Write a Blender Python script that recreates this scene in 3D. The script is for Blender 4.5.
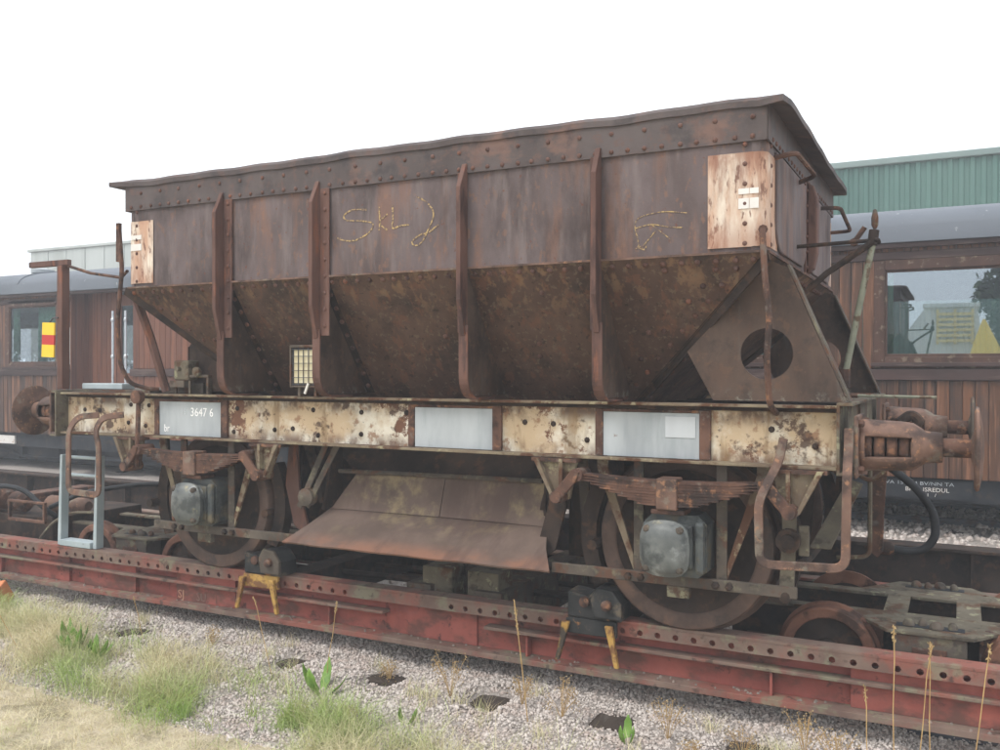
import bpy, bmesh, math, random
import numpy as np
from mathutils import Vector, Matrix
random.seed(7); rng = np.random.default_rng(7)
for o in list(bpy.data.objects): bpy.data.objects.remove(o)
SC = bpy.context.scene; COL = SC.collection
PI = math.pi
# ------------------------------------------------------------------ camera
cam = bpy.data.cameras.new('camera'); cam.sensor_width = 36; cam.lens = 36*900.12/1000
cam.clip_start = .05; cam.clip_end = 2000
co = bpy.data.objects.new('camera', cam); COL.objects.link(co); SC.camera = co
F_ = Vector((-0.45508246, 0.89043683, -0.00471117)); R_ = Vector((0.89044394, 0.45509171, 0.00106008)); U_ = Vector((-0.00308795, 0.00371261, 0.99998834))
M_ = Matrix((R_, U_, -F_)).transposed().to_4x4(); M_.translation = (0.5234, -4.5686, 1.3895); co.matrix_world = M_
# ------------------------------------------------------------------ light: bright overcast
SUN_EL, SUN_AZ = math.radians(58), math.radians(205)     # azimuth clockwise from +Y
w = bpy.data.worlds.new('World'); SC.world = w; w.use_nodes = True
nt = w.node_tree; bg = nt.nodes['Background']; sky = nt.nodes.new('ShaderNodeTexSky'); sky.sky_type = 'NISHITA'; sky.sun_disc = False
sky.sun_elevation = SUN_EL; sky.sun_rotation = SUN_AZ; sky.dust_density = 4; sky.air_density = 1.2
mx = nt.nodes.new('ShaderNodeMix'); mx.data_type = 'RGBA'; mx.inputs['Factor'].default_value = .88
nt.links.new(sky.outputs[0], mx.inputs[6]); mx.inputs[7].default_value = (10.4, 10.8, 11.3, 1)      # the cloud layer
nt.links.new(mx.outputs[2], bg.inputs[0]); bg.inputs[1].default_value = .11
sl = bpy.data.lights.new('sun', 'SUN'); sl.energy = 1.3; sl.angle = math.radians(25); sl.color = (1, .96, .9)
so = bpy.data.objects.new('sun', sl); COL.objects.link(so)
sd = Vector((math.sin(SUN_AZ)*math.cos(SUN_EL), math.cos(SUN_AZ)*math.cos(SUN_EL), math.sin(SUN_EL)))
so.rotation_euler = sd.to_track_quat('Z', 'Y').to_euler(); so.location = (0, -5, 12)
SC.view_settings.view_transform = 'Standard'; SC.view_settings.look = 'None'; SC.view_settings.exposure = .55; SC.view_settings.gamma = 1
SC.render.engine = 'CYCLES'; SC.render.resolution_x = 1024; SC.render.resolution_y = 768
# ------------------------------------------------------------------ materials
SAT = .95
def S(r, g, b):
    f = lambda c: (c/255/12.92 if c/255 <= .04045 else ((c/255+.055)/1.055)**2.4)
    c = [f(r), f(g), f(b)]; l = .3*c[0]+.55*c[1]+.15*c[2]; k = SAT
    return tuple(l+(v-l)*k for v in c)+(1,)
MATS = {}
def mat(name, c1, c2, scale=3, st=(1,1,1), layers=(), rough=.85, metal=0, bump=.25, bscale=60, bdist=.004, rnd=False, spec=.3, contrast=.2, attr=None):
    """two-tone noise base, then worn layers: dict(c, scale, st, t, w, a, zb=(z0,z1) fading mask)"""
    m = bpy.data.materials.new(name); m.use_nodes = True; t = m.node_tree; n = t.nodes; L = t.links.new
    b = n['Principled BSDF']; b.inputs['Roughness'].default_value = rough; b.inputs['Metallic'].default_value = metal
    b.inputs['Specular IOR Level'].default_value = spec
    tc = n.new('ShaderNodeTexCoord'); vec = tc.outputs['Object']
    if rnd:
        oi = n.new('ShaderNodeObjectInfo'); ml = n.new('ShaderNodeVectorMath'); ml.operation = 'SCALE'; ml.inputs[0].default_value = (37, 53, 71)
        L(oi.outputs['Random'], ml.inputs['Scale']); ad = n.new('ShaderNodeVectorMath'); L(vec, ad.inputs[0]); L(ml.outputs[0], ad.inputs[1]); vec = ad.outputs[0]
    def noise(sc, stv, off, det=6, ro=.6):
        mp = n.new('ShaderNodeMapping'); mp.inputs['Scale'].default_value = stv; mp.inputs['Location'].default_value = (off*3.1, off*1.7, off*2.3); L(vec, mp.inputs[0])
        no = n.new('ShaderNodeTexNoise'); no.inputs['Scale'].default_value = sc; no.inputs['Detail'].default_value = det; no.inputs['Roughness'].default_value = ro
        L(mp.outputs[0], no.inputs['Vector']); return no.outputs['Fac']
    def mr(src, a, bb):
        q = n.new('ShaderNodeMapRange'); q.interpolation_type = 'SMOOTHSTEP'; L(src, q.inputs[0]); q.inputs[1].default_value = a; q.inputs[2].default_value = bb; return q.outputs[0]
    def mixc(f, a, bb):
        q = n.new('ShaderNodeMix'); q.data_type = 'RGBA'
        if isinstance(f, float): q.inputs[0].default_value = f
        else: L(f, q.inputs[0])
        for i, v in ((6, a), (7, bb)):
            if isinstance(v, tuple): q.inputs[i].default_value = v
            else: L(v, q.inputs[i])
        return q.outputs[2]
    def mul(a, v):
        q = n.new('ShaderNodeMath'); q.operation = 'MULTIPLY'; L(a, q.inputs[0])
        if isinstance(v, (int, float)): q.inputs[1].default_value = v
        else: L(v, q.inputs[1])
        return q.outputs[0]
    if attr:
        at = n.new('ShaderNodeAttribute'); at.attribute_name = attr; fac = at.outputs['Fac']; col = mixc(fac, c1, c2)
    elif rnd == 'c':
        col = mixc(mul(oi.outputs['Random'], 1.), c1, c2)
    else:
        col = mixc(mr(noise(scale, st, 1), .5-contrast, .5+contrast), c1, c2)
    zz = None; hsum = None
    for i, l in enumerate(layers):
        f = mr(noise(l.get('scale', 5), l.get('st', (1,1,1)), i+5.3+l.get('seed', 0), l.get('det', 8), l.get('ro', .62)), l['t']-l.get('w', .03), l['t']+l.get('w', .03))
        if l.get('a', 1) != 1: f = mul(f, l['a'])
        if 'zb' in l:
            if zz is None: sp = n.new('ShaderNodeSeparateXYZ'); L(tc.outputs['Object'], sp.inputs[0]); zz = sp.outputs
            f = mul(f, mr(zz['xyz'.index(l.get('ax', 'z'))], *l['zb']))
        col = mixc(f, col, l['c'])
    if bump:
        bn = n.new('ShaderNodeBump'); bn.inputs['Strength'].default_value = bump; bn.inputs['Distance'].default_value = bdist
        L(noise(bscale, (1,1,1), 9, 4), bn.inputs['Height']); L(bn.outputs[0], b.inputs['Normal'])
        L(mr(noise(bscale*.3, (1,1,1), 4, 4), .2, .8), b.inputs['Roughness']) if False else None
    L(col, b.inputs['Base Color']); MATS[name] = m; return m
V = (1, 1, .16)          # vertical streaks
mat('hop_panel', S(86,73,71), S(116,103,103), 2.2, (1,1,.5), [dict(c=S(130,94,76), scale=6, st=V, t=.56, w=.07, a=.55), dict(c=S(138,100,78), scale=30, st=(1,1,.5), t=.61, w=.04, a=.5), dict(c=S(62,51,49), scale=3, st=(1,1,.4), t=.57, w=.1, a=.8), dict(c=S(128,116,114), scale=9, st=V, t=.6, w=.08, a=.5), dict(c=S(105,62,44), scale=26, t=.66, w=.04, a=.8)], rough=.7, bump=.3)
mat('hop_low', S(75,57,49), S(99,77,65), 3, (1,1,.6), [dict(c=S(142,110,80), scale=10, st=(1,1,.4), t=.57, w=.05, a=.65, zb=(1.55,1.95)), dict(c=S(54,46,43), scale=4, t=.56, w=.1, a=.7), dict(c=S(116,78,58), scale=14, st=(1,1,.4), t=.58, w=.05, a=.5), dict(c=S(112,96,78), scale=30, t=.6, w=.04, a=.6), dict(c=S(44,38,36), scale=26, t=.62, w=.03, a=.6)], rough=.85, bump=.5, bscale=45)
mat('plate_dark', S(64,51,45), S(92,75,65), 5, (1,1,.5), [dict(c=S(126,122,110), scale=18, t=.56, w=.05, a=.8, zb=(1.31,1.245)), dict(c=S(104,78,62), scale=14, t=.58, w=.06, a=.6), dict(c=S(92,70,58), scale=5, st=(1,1,.5), t=.6, w=.08, a=.6), dict(c=S(96,94,90), scale=9, st=V, t=.63, w=.06, a=.4), dict(c=S(46,42,42), scale=6, t=.6, w=.08, a=.6)], rough=.75)
mat('rim', S(76,66,64), S(96,86,84), 3, (1,1,.6), [dict(c=S(124,94,82), scale=4, st=(.6,1,1), t=.62, w=.05, a=.75), dict(c=S(104,80,72), scale=14, t=.58, w=.06, a=.7), dict(c=S(60,55,56), scale=5, t=.58, w=.08, a=.7)], rough=.65)
mat('rib', S(88,62,54), S(112,82,72), 5, (1,1,.4), [dict(c=S(58,44,42), scale=6, st=(1,1,.3), t=.58, w=.07, a=.8), dict(c=S(138,86,62), scale=14, st=V, t=.6, w=.05, a=.7)], rough=.75)
mat('rust', S(78,56,48), S(112,82,68), 6, (1,1,1), [dict(c=S(52,44,42), scale=7, t=.55, w=.07, a=.85), dict(c=S(152,108,78), scale=20, t=.61, w=.05, a=.7), dict(c=S(120,112,104), scale=13, t=.62, w=.05, a=.6)], rough=.85, bump=.5)
mat('rust_red', S(94,73,63), S(126,97,83), 7, (1,1,1), [dict(c=S(66,54,50), scale=6, t=.55, w=.07, a=.85), dict(c=S(128,120,106), scale=9, t=.60, w=.06, a=.7), dict(c=S(164,120,88), scale=24, t=.62, w=.05, a=.7)], rough=.75, bump=.5)
mat('rust_dark', S(44,36,33), S(66,54,47), 5, (1,1,1), [dict(c=S(88,64,48), scale=11, t=.58, w=.06, a=.7), dict(c=S(30,28,28), scale=7, t=.6, w=.06, a=.7)], rough=.9)
mat('rust_grey', S(72,66,60), S(102,92,82), 5, (1,1,1), [dict(c=S(98,66,50), scale=8, t=.57, w=.06, a=.8), dict(c=S(128,124,100), scale=10, t=.6, w=.06, a=.6), dict(c=S(46,42,40), scale=13, t=.63, w=.05, a=.6)], rough=.9)
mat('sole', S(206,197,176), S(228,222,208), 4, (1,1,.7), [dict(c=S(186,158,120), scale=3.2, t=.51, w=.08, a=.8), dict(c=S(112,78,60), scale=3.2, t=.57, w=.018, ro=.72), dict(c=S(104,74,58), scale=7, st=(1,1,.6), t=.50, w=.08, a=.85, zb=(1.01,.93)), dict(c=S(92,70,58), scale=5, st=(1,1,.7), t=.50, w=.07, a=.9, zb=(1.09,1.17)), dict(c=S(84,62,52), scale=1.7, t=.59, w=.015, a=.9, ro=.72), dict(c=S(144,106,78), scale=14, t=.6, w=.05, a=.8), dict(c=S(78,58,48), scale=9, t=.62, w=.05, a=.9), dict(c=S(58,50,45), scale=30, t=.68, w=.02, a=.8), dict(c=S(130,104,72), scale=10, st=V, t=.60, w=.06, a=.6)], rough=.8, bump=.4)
mat('sole_edge', S(112,96,80), S(138,126,104), 6, (1,1,1), [dict(c=S(90,62,46), scale=6, t=.52, w=.05), dict(c=S(168,160,128), scale=12, t=.62, w=.05, a=.8)], rough=.9)
mat('white_bright', S(246,246,246), S(250,250,250), 8, (1,1,1), [], rough=.6, bump=0)
mat('board_paint', S(162,168,172), S(182,188,191), 6, (1,1,.3), [dict(c=S(150,158,162), scale=8, st=V, t=.58, w=.08, a=.6), dict(c=S(120,88,70), scale=9, t=.70, w=.02)], rough=.6, bump=.1)
mat('board_paint_new', S(188,193,197), S(198,203,207), 6, (1,1,.3), [], rough=.5, bump=.1)
mat('white_peel', S(214,200,182), S(230,220,204), 5, (1,1,.6), [dict(c=S(190,146,118), scale=6, st=(1,1,.25), t=.50, w=.10, a=.9), dict(c=S(140,96,78), scale=9, st=(1,1,.2), t=.575, w=.09, a=.9), dict(c=S(120,84,70), scale=40, st=(1,1,.3), t=.59, w=.05, a=.9), dict(c=S(156,106,82), scale=5, st=(1,1,.5), t=.46, w=.1, a=.6, zb=(2.16,2.0)), dict(c=S(150,108,86), scale=7, t=.45, w=.1, a=.8, zb=(2.36,2.44))], rough=.75)
mat('white_paint', S(218,214,208), S(230,226,220), 8, (1,1,1), [dict(c=S(170,140,120), scale=18, t=.64, w=.05, a=.8)], rough=.6, bump=.1)
mat('chalk', S(196,168,112), S(176,148,98), 40, (1,1,1), [dict(c=S(104,88,84), scale=70, t=.5, w=.07, a=1)], rough=1, bump=0)
mat('chute', S(90,75,67), S(114,96,86), 3, (1,1,1), [dict(c=S(158,142,104), scale=3.5, t=.58, w=.07, a=.7, zb=(.33,.52)), dict(c=S(136,96,76), scale=3, st=(.6,1,1), t=.45, w=.1, a=.9, zb=(.37,.31)), dict(c=S(84,66,60), scale=5, st=(1,.3,.3), t=.58, w=.08, a=.6)], rough=.75)
mat('axle_dark', S(64,70,72), S(92,96,94), 6, (1,1,1), [dict(c=S(112,100,78), scale=6, t=.58, w=.08, a=.8), dict(c=S(44,46,48), scale=8, t=.58, w=.07, a=.8)], rough=.6)
mat('axle_grey', S(82,86,85), S(118,121,118), 6, (1,1,1), [dict(c=S(60,64,64), scale=7, t=.54, w=.07, a=.9), dict(c=S(170,160,120), scale=6, t=.62, w=.05, a=.7), dict(c=S(176,180,178), scale=4, t=.64, w=.06, a=.7)], rough=.5, spec=.5)
mat('trans_red', S(132,72,64), S(158,88,78), 4, (1,1,.5), [dict(c=S(94,68,60), scale=5, st=(.6,1,1), t=.53, w=.08, a=.85), dict(c=S(170,92,78), scale=3, t=.6, w=.06, a=.6), dict(c=S(54,46,44), scale=10, t=.63, w=.05, a=.8)], rough=.8)
mat('trans_edge', S(108,86,77), S(130,110,98), 5, (1,1,1), [dict(c=S(142,82,70), scale=2.2, t=.53, w=.07, a=.8), dict(c=S(128,126,104), scale=7, t=.58, w=.06, a=.7), dict(c=S(70,58,52), scale=12, t=.62, w=.05, a=.8)], rough=.85)
mat('lichen_steel', S(92,85,73), S(116,108,92), 6, (1,1,1), [dict(c=S(92,68,52), scale=6, t=.56, w=.06), dict(c=S(150,148,120), scale=14, t=.62, w=.05, a=.8), dict(c=S(56,50,44), scale=9, t=.6, w=.05, a=.7)], rough=.95)
mat('wheel_steel', S(74,59,52), S(98,78,68), 6, (1,1,1), [dict(c=S(112,84,68), scale=5, t=.58, w=.08, a=.7), dict(c=S(56,50,48), scale=7, t=.58, w=.07, a=.7)], rough=.7)
mat('wheel_orange', S(112,76,60), S(136,95,76), 8, (1,1,1), [dict(c=S(72,52,44), scale=6, t=.56, w=.06)], rough=.8)
mat('yellow_worn', S(172,132,62), S(190,152,80), 8, (1,1,1), [dict(c=S(120,84,54), scale=11, t=.52, w=.06), dict(c=S(70,62,54), scale=8, t=.55, w=.06)], rough=.7)
mat('black_steel', S(38,40,42), S(58,58,58), 8, (1,1,1), [dict(c=S(110,98,82), scale=7, t=.6, w=.06, a=.8), dict(c=S(160,110,60), scale=9, t=.66, w=.04, a=.9)], rough=.7)
mat('rubber', S(28,30,34), S(42,44,48), 10, (1,1,1), [], rough=.6, bump=.1)
mat('pale_blue', S(156,169,174), S(176,187,191), 5, (1,1,1), [dict(c=S(120,128,128), scale=12, t=.66, w=.03)], rough=.5, bump=.1)
mat('pale_green', S(118,122,106), S(144,146,128), 7, (1,1,1), [dict(c=S(96,78,62), scale=10, t=.57, w=.05)], rough=.75)
mat('yellow', S(240,196,30), S(246,204,44), 5, (1,1,1), [], rough=.5, bump=0)
mat('sign_red', S(190,52,48), S(200,62,56), 5, (1,1,1), [], rough=.5, bump=0)
mat('card', S(216,204,166), S(234,226,200), 5, (1,1,.5), [], rough=.8, bump=.1)
mat('coach_wood', S(62,42,31), S(116,75,48), 2, (1,1,.15), [dict(c=S(52,40,36), scale=16, st=(1,1,.06), t=.54, w=.08, a=.75), dict(c=S(150,104,76), scale=24, st=(1,1,.05), t=.58, w=.06, a=.6), dict(c=S(66,58,56), scale=3, st=(1,1,.5), t=.6, w=.08, a=.6)], rough=.55, rnd='c', bump=.15, spec=.4)
mat('coach_wood_red', S(108,64,43), S(130,80,55), 2, (1,1,.15), [dict(c=S(84,46,32), scale=18, st=(1,1,.06), t=.55, w=.08, a=.7)], rough=.5, rnd='c', bump=.15, spec=.4)
mat('coach_trim', S(58,44,42), S(84,64,60), 4, (.3,1,1), [dict(c=S(110,92,84), scale=16, st=(.1,1,1), t=.6, w=.06, a=.6)], rough=.6)
mat('coach_frame', S(66,46,38), S(90,62,50), 6, (1,1,.3), [dict(c=S(150,136,116), scale=14, t=.6, w=.05, a=.5)], rough=.55)
mat('coach_roof', S(98,104,112), S(108,114,122), 1, (.5,1,1), [dict(c=S(86,92,100), scale=2, t=.58, w=.1, a=.5), dict(c=S(160,164,164), scale=14, t=.68, w=.03, a=.8)], rough=.6)
mat('under_black', S(34,38,44), S(52,54,58), 5, (1,1,1), [dict(c=S(78,66,56), scale=8, t=.6, w=.06, a=.6)], rough=.85)
mat('steel_dull', S(70,74,80), S(96,98,104), 6, (.2,1,1), [dict(c=S(86,62,48), scale=9, t=.57, w=.06, a=.8)], rough=.6, metal=.2)
mat('chrome', S(190,196,202), S(206,210,214), 6, (1,1,1), [], rough=.25, metal=.8, bump=0)
mat('curtain', S(120,190,150), S(160,216,184), 6, (1,1,.1), [], rough=.9, bump=.1)
mat('interior', S(70,62,56), S(88,76,66), 3, (1,1,1), [], rough=.9, bump=0)
mat('clad_green', S(76,112,103), S(90,124,114), .4, (1,1,.4), [dict(c=S(92,130,120), scale=2, st=V, t=.58, w=.1, a=.5)], rough=.5, bump=0)
mat('clad_grey', S(176,182,178), S(190,196,192), .4, (1,1,.4), [dict(c=S(160,166,160), scale=1.5, st=V, t=.56, w=.1, a=.6)], rough=.7, bump=0)
mat('clad_cap', S(120,138,134), S(134,150,146), 1, (1,1,1), [], rough=.5, bump=0)
mat('sleeper', S(52,44,40), S(78,68,60), 6, (1,.2,1), [dict(c=S(110,104,98), scale=10, st=(1,.2,1), t=.6, w=.06, a=.7)], rough=.95, bump=.6)
mat('stone', S(122,112,104), S(218,208,200), rough=.95, attr='rnd', layers=[dict(c=S(176,154,142), scale=9, t=.55, w=.1, a=.5)], bump=.2)
mat('ballast', S(160,149,141), S(196,186,178), 60, (1,1,1), [dict(c=S(90,82,76), scale=2, t=.6, w=.1, a=.5), dict(c=S(190,182,176), scale=90, t=.56, w=.06, a=.8)], rough=.95, bump=1, bscale=70, bdist=.03)
mat('verge', S(196,180,150), S(220,206,180), 8, (1,1,1), [dict(c=S(120,112,80), scale=3, t=.56, w=.1, a=.7), dict(c=S(200,184,150), scale=40, t=.58, w=.06, a=.8)], rough=1, bump=1, bscale=80, bdist=.02)
mat('ground', S(140,128,98), S(168,154,122), 1, (1,1,1), [dict(c=S(112,118,72), scale=.5, t=.56, w=.1, a=.7)], rough=1, bump=.5, bscale=30, bdist=.02)
mat('grass', S(226,212,176), S(146,176,84), rough=.8, attr='rnd', bump=0, layers=[dict(c=S(176,150,106), scale=6, t=.58, w=.1, a=.5)])
mat('stalk', S(196,164,110), S(170,136,88), 12, (1,1,1), [], rough=.8, bump=0)
mat('seed', S(186,162,116), S(150,122,84), 60, (1,1,1), [], rough=.9, bump=.3)
mat('leaf', S(92,132,42), S(124,160,60), 14, (1,1,1), [dict(c=S(150,160,80), scale=20, t=.62, w=.05, a=.6)], rough=.5, bump=.2, spec=.5)
mat('brick', S(196,116,72), S(212,134,90), 12, (1,1,1), [], rough=.9)
mat('shed_white', S(206,206,204), S(220,220,216), 2, (1,1,.4), [], rough=.7, bump=0)
mat('slat_yellow', S(222,196,130), S(234,212,150), 4, (1,1,1), [], rough=.7, bump=0)
mat('tree_leaf', S(44,62,34), S(66,84,46), 3, (1,1,1), [], rough=.7, bump=0)
mat('bark', S(70,58,48), S(90,76,64), 8, (1,1,.2), [], rough=.9)
def glass(name, refl, tint):
    m = bpy.data.materials.new(name); m.use_nodes = True; t = m.node_tree; n = t.nodes; L = t.links.new
    n.remove(n['Principled BSDF']); out = n['Material Output']
    g = n.new('ShaderNodeBsdfGlossy'); g.inputs['Roughness'].default_value = .01; g.inputs['Color'].default_value = (.84, .93, 1, 1)
    tr = n.new('ShaderNodeBsdfTransparent'); tr.inputs['Color'].default_value = tint
    mx = n.new('ShaderNodeMixShader'); mx.inputs[0].default_value = refl; L(tr.outputs[0], mx.inputs[1]); L(g.outputs[0], mx.inputs[2]); L(mx.outputs[0], out.inputs[0])
    MATS[name] = m
glass('pane', .28, (.68, .72, .74, 1))
# ------------------------------------------------------------------ mesh helpers
def bm(): return bmesh.new()
def box(b, x0, x1, y0, y1, z0, z1, rot=None, piv=None):
    vs = [b.verts.new((x, y, z)) for x in (x0, x1) for y in (y0, y1) for z in (z0, z1)]
    for f in ((0,1,3,2), (4,6,7,5), (0,4,5,1), (2,3,7,6), (0,2,6,4), (1,5,7,3)): b.faces.new([vs[i] for i in f])
    if rot is not None:
        c = Vector(piv or ((x0+x1)/2, (y0+y1)/2, (z0+z1)/2))
        for v in vs: v.co = rot @ (v.co - c) + c
    return vs
def prism(b, pts, axis, a0, a1):
    """polygon pts in the plane normal to axis, extruded a0..a1"""
    def P(p, a):
        return {'x': (a, p[0], p[1]), 'y': (p[0], a, p[1]), 'z': (p[0], p[1], a)}[axis]
    A = [b.verts.new(P(p, a0)) for p in pts]; B = [b.verts.new(P(p, a1)) for p in pts]
    b.faces.new(A); b.faces.new(B[::-1]); n = len(pts)
    for i in range(n): b.faces.new([A[i], B[i], B[(i+1) % n], A[(i+1) % n]])
def slab(b, quad, th):
    """plate: polygon of 3-D points thickened along its normal"""
    q = [Vector(p) for p in quad]; nrm = (q[1]-q[0]).cross(q[-1]-q[0]).normalized()*th
    A = [b.verts.new(p) for p in q]; B = [b.verts.new(p-nrm) for p in q]
    b.faces.new(A); b.faces.new(B[::-1]); n = len(q)
    for i in range(n): b.faces.new([A[i], B[i], B[(i+1) % n], A[(i+1) % n]])
def sweep(b, path, prof, closed=False, up=None):
    """sweep a closed profile [(u,v)] along a path of points"""
    P = [Vector(p) for p in path]; n = len(P); rings = []; prev = None
    for i in range(n):
        if closed: t = (P[(i+1) % n]-P[i-1]).normalized()
        else:
            t = (P[min(i+1, n-1)]-P[max(i-1, 0)]).normalized()
        ref = Vector(up) if up else (prev if prev else (Vector((0,0,1)) if abs(t.z) < .9 else Vector((0,1,0))))
        s = t.cross(ref)
        if s.length < 1e-4: s = t.cross(Vector((.3,.9,.1)))
        s.normalize(); u2 = s.cross(t).normalized()
        if not up: prev = u2
        k = 1.
        if 0 < i < n-1 or closed:
            a = (P[i]-P[i-1]).normalized(); c = (P[(i+1) % n]-P[i]).normalized(); k = 1/max(.5, math.cos(a.angle(c)/2))
        rings.append([b.verts.new(P[i]+s*q[0]*k+u2*q[1]*(k if up is None else 1)) for q in prof])
    m = len(prof)
    for i in range(n if closed else n-1):
        A, B = rings[i], rings[(i+1) % n]
        for j in range(m): b.faces.new([A[j], A[(j+1) % m], B[(j+1) % m], B[j]])
    if not closed: b.faces.new(rings[0][::-1]); b.faces.new(rings[-1])
def circ(r, n=8): return [(r*math.cos(2*PI*i/n), r*math.sin(2*PI*i/n)) for i in range(n)]
def tube(b, path, r, n=8, closed=False): sweep(b, path, circ(r, n), closed)
def fillet(path, r, n=5):
    P = [Vector(p) for p in path]; out = [P[0]]
    for i in range(1, len(P)-1):
        a = (P[i-1]-P[i]); c = (P[i+1]-P[i]); k = min(r, a.length*.45, c.length*.45); A = P[i]+a.normalized()*k; C = P[i]+c.normalized()*k
        for j in range(n+1):
            t = j/n; out.append(A*(1-t)**2+P[i]*2*t*(1-t)+C*t*t)
    out.append(P[-1]); return out
def lathe(b, prof, c, axis='y', n=32, cap=True):
    """prof [(radius, along)] about axis through c"""
    rings = []
    for r, a in prof:
        ring = []
        for i in range(n):
            p, q = r*math.cos(2*PI*i/n), r*math.sin(2*PI*i/n)
            v = {'x': (a, p, q), 'y': (p, a, q), 'z': (p, q, a)}[axis]
            ring.append(b.verts.new((c[0]+v[0], c[1]+v[1], c[2]+v[2])))
        rings.append(ring)
    for A, B in zip(rings, rings[1:]):
        for i in range(n): b.faces.new([A[i], A[(i+1) % n], B[(i+1) % n], B[i]])
    if cap: b.faces.new(rings[0]); b.faces.new(rings[-1])
def obj(name, b, m, parent=None, bev=0, smooth=False, label=None):
    me = bpy.data.meshes.new(name)
    if isinstance(b, bmesh.types.BMesh):
        bmesh.ops.recalc_face_normals(b, faces=b.faces[:]); b.to_mesh(me); b.free()
    else: me = b
    o = bpy.data.objects.new(name, me); COL.objects.link(o)
    if not me.materials: me.materials.append(MATS[m])
    if smooth:
        me.polygons.foreach_set('use_smooth', [True]*len(me.polygons))
        e = o.modifiers.new('split', 'EDGE_SPLIT'); e.split_angle = math.radians(40)
    if bev:
        mb = o.modifiers.new('bevel', 'BEVEL'); mb.width = bev; mb.segments = 2; mb.limit_method = 'ANGLE'; mb.angle_limit = math.radians(40)
    if parent: par(o, parent)
    if label: o['label'] = label
    return o
def wm(o):
    m = Matrix.Translation(o.location)
    m = m @ o.rotation_euler.to_matrix().to_4x4()
    return (wm(o.parent) @ o.matrix_parent_inverse @ m) if o.parent else m
def par(o, p): o.parent = p; o.matrix_parent_inverse = wm(p).inverted()
def thing(name, label, cat, loc=(0,0,0), group=None):
    o = bpy.data.objects.new(name, None); COL.objects.link(o); o.location = loc; o.empty_display_size = .1
    return tag(o, label, cat, group)
def tag(o, label, cat, group=None):
    o['label'] = label; o['category'] = cat
    if group: o['group'] = group
    return o
def struct(name, b, m, **k): o = obj(name, b, m, **k); o['kind'] = 'structure'; return o
def stuff(o): o['kind'] = 'stuff'; return o
def bx(name, m, parent, *a, bev=0, **k):
    b = bm(); box(b, *a); return obj(name, b, m, parent, bev=bev, **k)
def inst(src, parent, loc, name=None):
    """another copy of a one-mesh part at an offset, sharing its mesh"""
    o = src.copy(); COL.objects.link(o); o.location = loc; par(o, parent); return o
def text(body, size, loc, m, parent, name='lettering', rz=0, sx=1):
    cu = bpy.data.curves.new('t', 'FONT'); cu.body = body; cu.size = size; cu.extrude = .001; cu.resolution_u = 2
    t = bpy.data.objects.new('t', cu); COL.objects.link(t); dg = bpy.context.evaluated_depsgraph_get()
    me = bpy.data.meshes.new_from_object(t.evaluated_get(dg)); bpy.data.objects.remove(t); bpy.data.curves.remove(cu)
    me.transform(Matrix.Translation(loc) @ Matrix.Rotation(rz, 4, 'Y') @ Matrix.Rotation(PI/2, 4, 'X') @ Matrix.Diagonal((sx,1,1,1)))
    me.materials.clear(); return obj(name, me, m, parent)
def npmesh(name, v, f, m, rnd=None, k=None):
    """v (n,3), f (m,k) uniform polygons, rnd per face"""
    me = bpy.data.meshes.new(name); k = f.shape[1]
    me.vertices.add(len(v)); me.vertices.foreach_set('co', v.astype(np.float32).ravel())
    me.loops.add(f.size); me.loops.foreach_set('vertex_index', f.astype(np.int32).ravel())
    me.polygons.add(len(f)); me.polygons.foreach_set('loop_start', np.arange(0, f.size, k, dtype=np.int32)); me.polygons.foreach_set('loop_total', np.full(len(f), k, np.int32))
    if rnd is not None:
        a = me.attributes.new('rnd', 'FLOAT', 'FACE'); a.data.foreach_set('value', rnd.astype(np.float32))
    me.update(calc_edges=True); me.materials.append(MATS[m]); return me
def vnoise(x, y, seed=0):
    """smooth value noise on arrays"""
    r = np.random.default_rng(seed).random((64, 64)); xi = np.floor(x).astype(int); yi = np.floor(y).astype(int); fx = x-xi; fy = y-yi
    fx = fx*fx*(3-2*fx); fy = fy*fy*(3-2*fy); g = lambda i, j: r[i % 64, j % 64]
    return (g(xi,yi)*(1-fx)*(1-fy)+g(xi+1,yi)*fx*(1-fy)+g(xi,yi+1)*(1-fx)*fy+g(xi+1,yi+1)*fx*fy)
YC = 1.0215
# ================================================================== SETTING
SLP = [-13.36+.72*i for i in range(24)]                       # sleeper x of the near track
PKT = np.array([1,.2,.9,.5,1,.15,.8,1,.3,.9,1,.6,.9,.25,1,.8,.9,.5,1,.9,.3,1,.6,1])
def grass_edge(x): return -.27-.125*(x+6)
def gz(x, y, bump=True):
    x = np.asarray(x, float); y = np.asarray(y, float)
    ss = lambda a, b, t: (lambda u: u*u*(3-2*u))(np.clip((t-a)/(b-a), 0, 1))
    z = -.585+.13*ss(-1.0, -.15, y)-.2*ss(14.4, 15.2, y)
    if bump:
        z = z+.035*(vnoise(x*3, y*3, 1)-.5)+.025*(vnoise(x*9, y*9, 2)-.5)
        d = np.min(np.abs(x[..., None]-np.array(SLP)), axis=-1)
        z = z-.058*np.take(PKT, np.argmin(np.abs(x[..., None]-np.array(SLP)), axis=-1))*(1-ss(.07, .15, d))*ss(-.30, -.2, y)*(1-ss(-.02, .1, y))
    return z
def grid(name, xs, ys, zf, m):
    X, Y = np.meshgrid(xs, ys); Z = zf(X, Y); v = np.stack([X, Y, Z], -1).reshape(-1, 3); nx, ny = len(xs), len(ys)
    i = (np.arange(ny-1)[:, None]*nx+np.arange(nx-1)[None, :]).ravel()
    me = npmesh(name, v, np.stack([i, i+1, i+nx+1, i+nx], 1), m); me.polygons.foreach_set('use_smooth', [True]*len(me.polygons)); return me
g = bm(); prism(g, [(-400,-300), (300,-300), (300,500), (-400,500)], 'z', -.75, -.62); struct('ground', g, 'ground')
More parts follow.
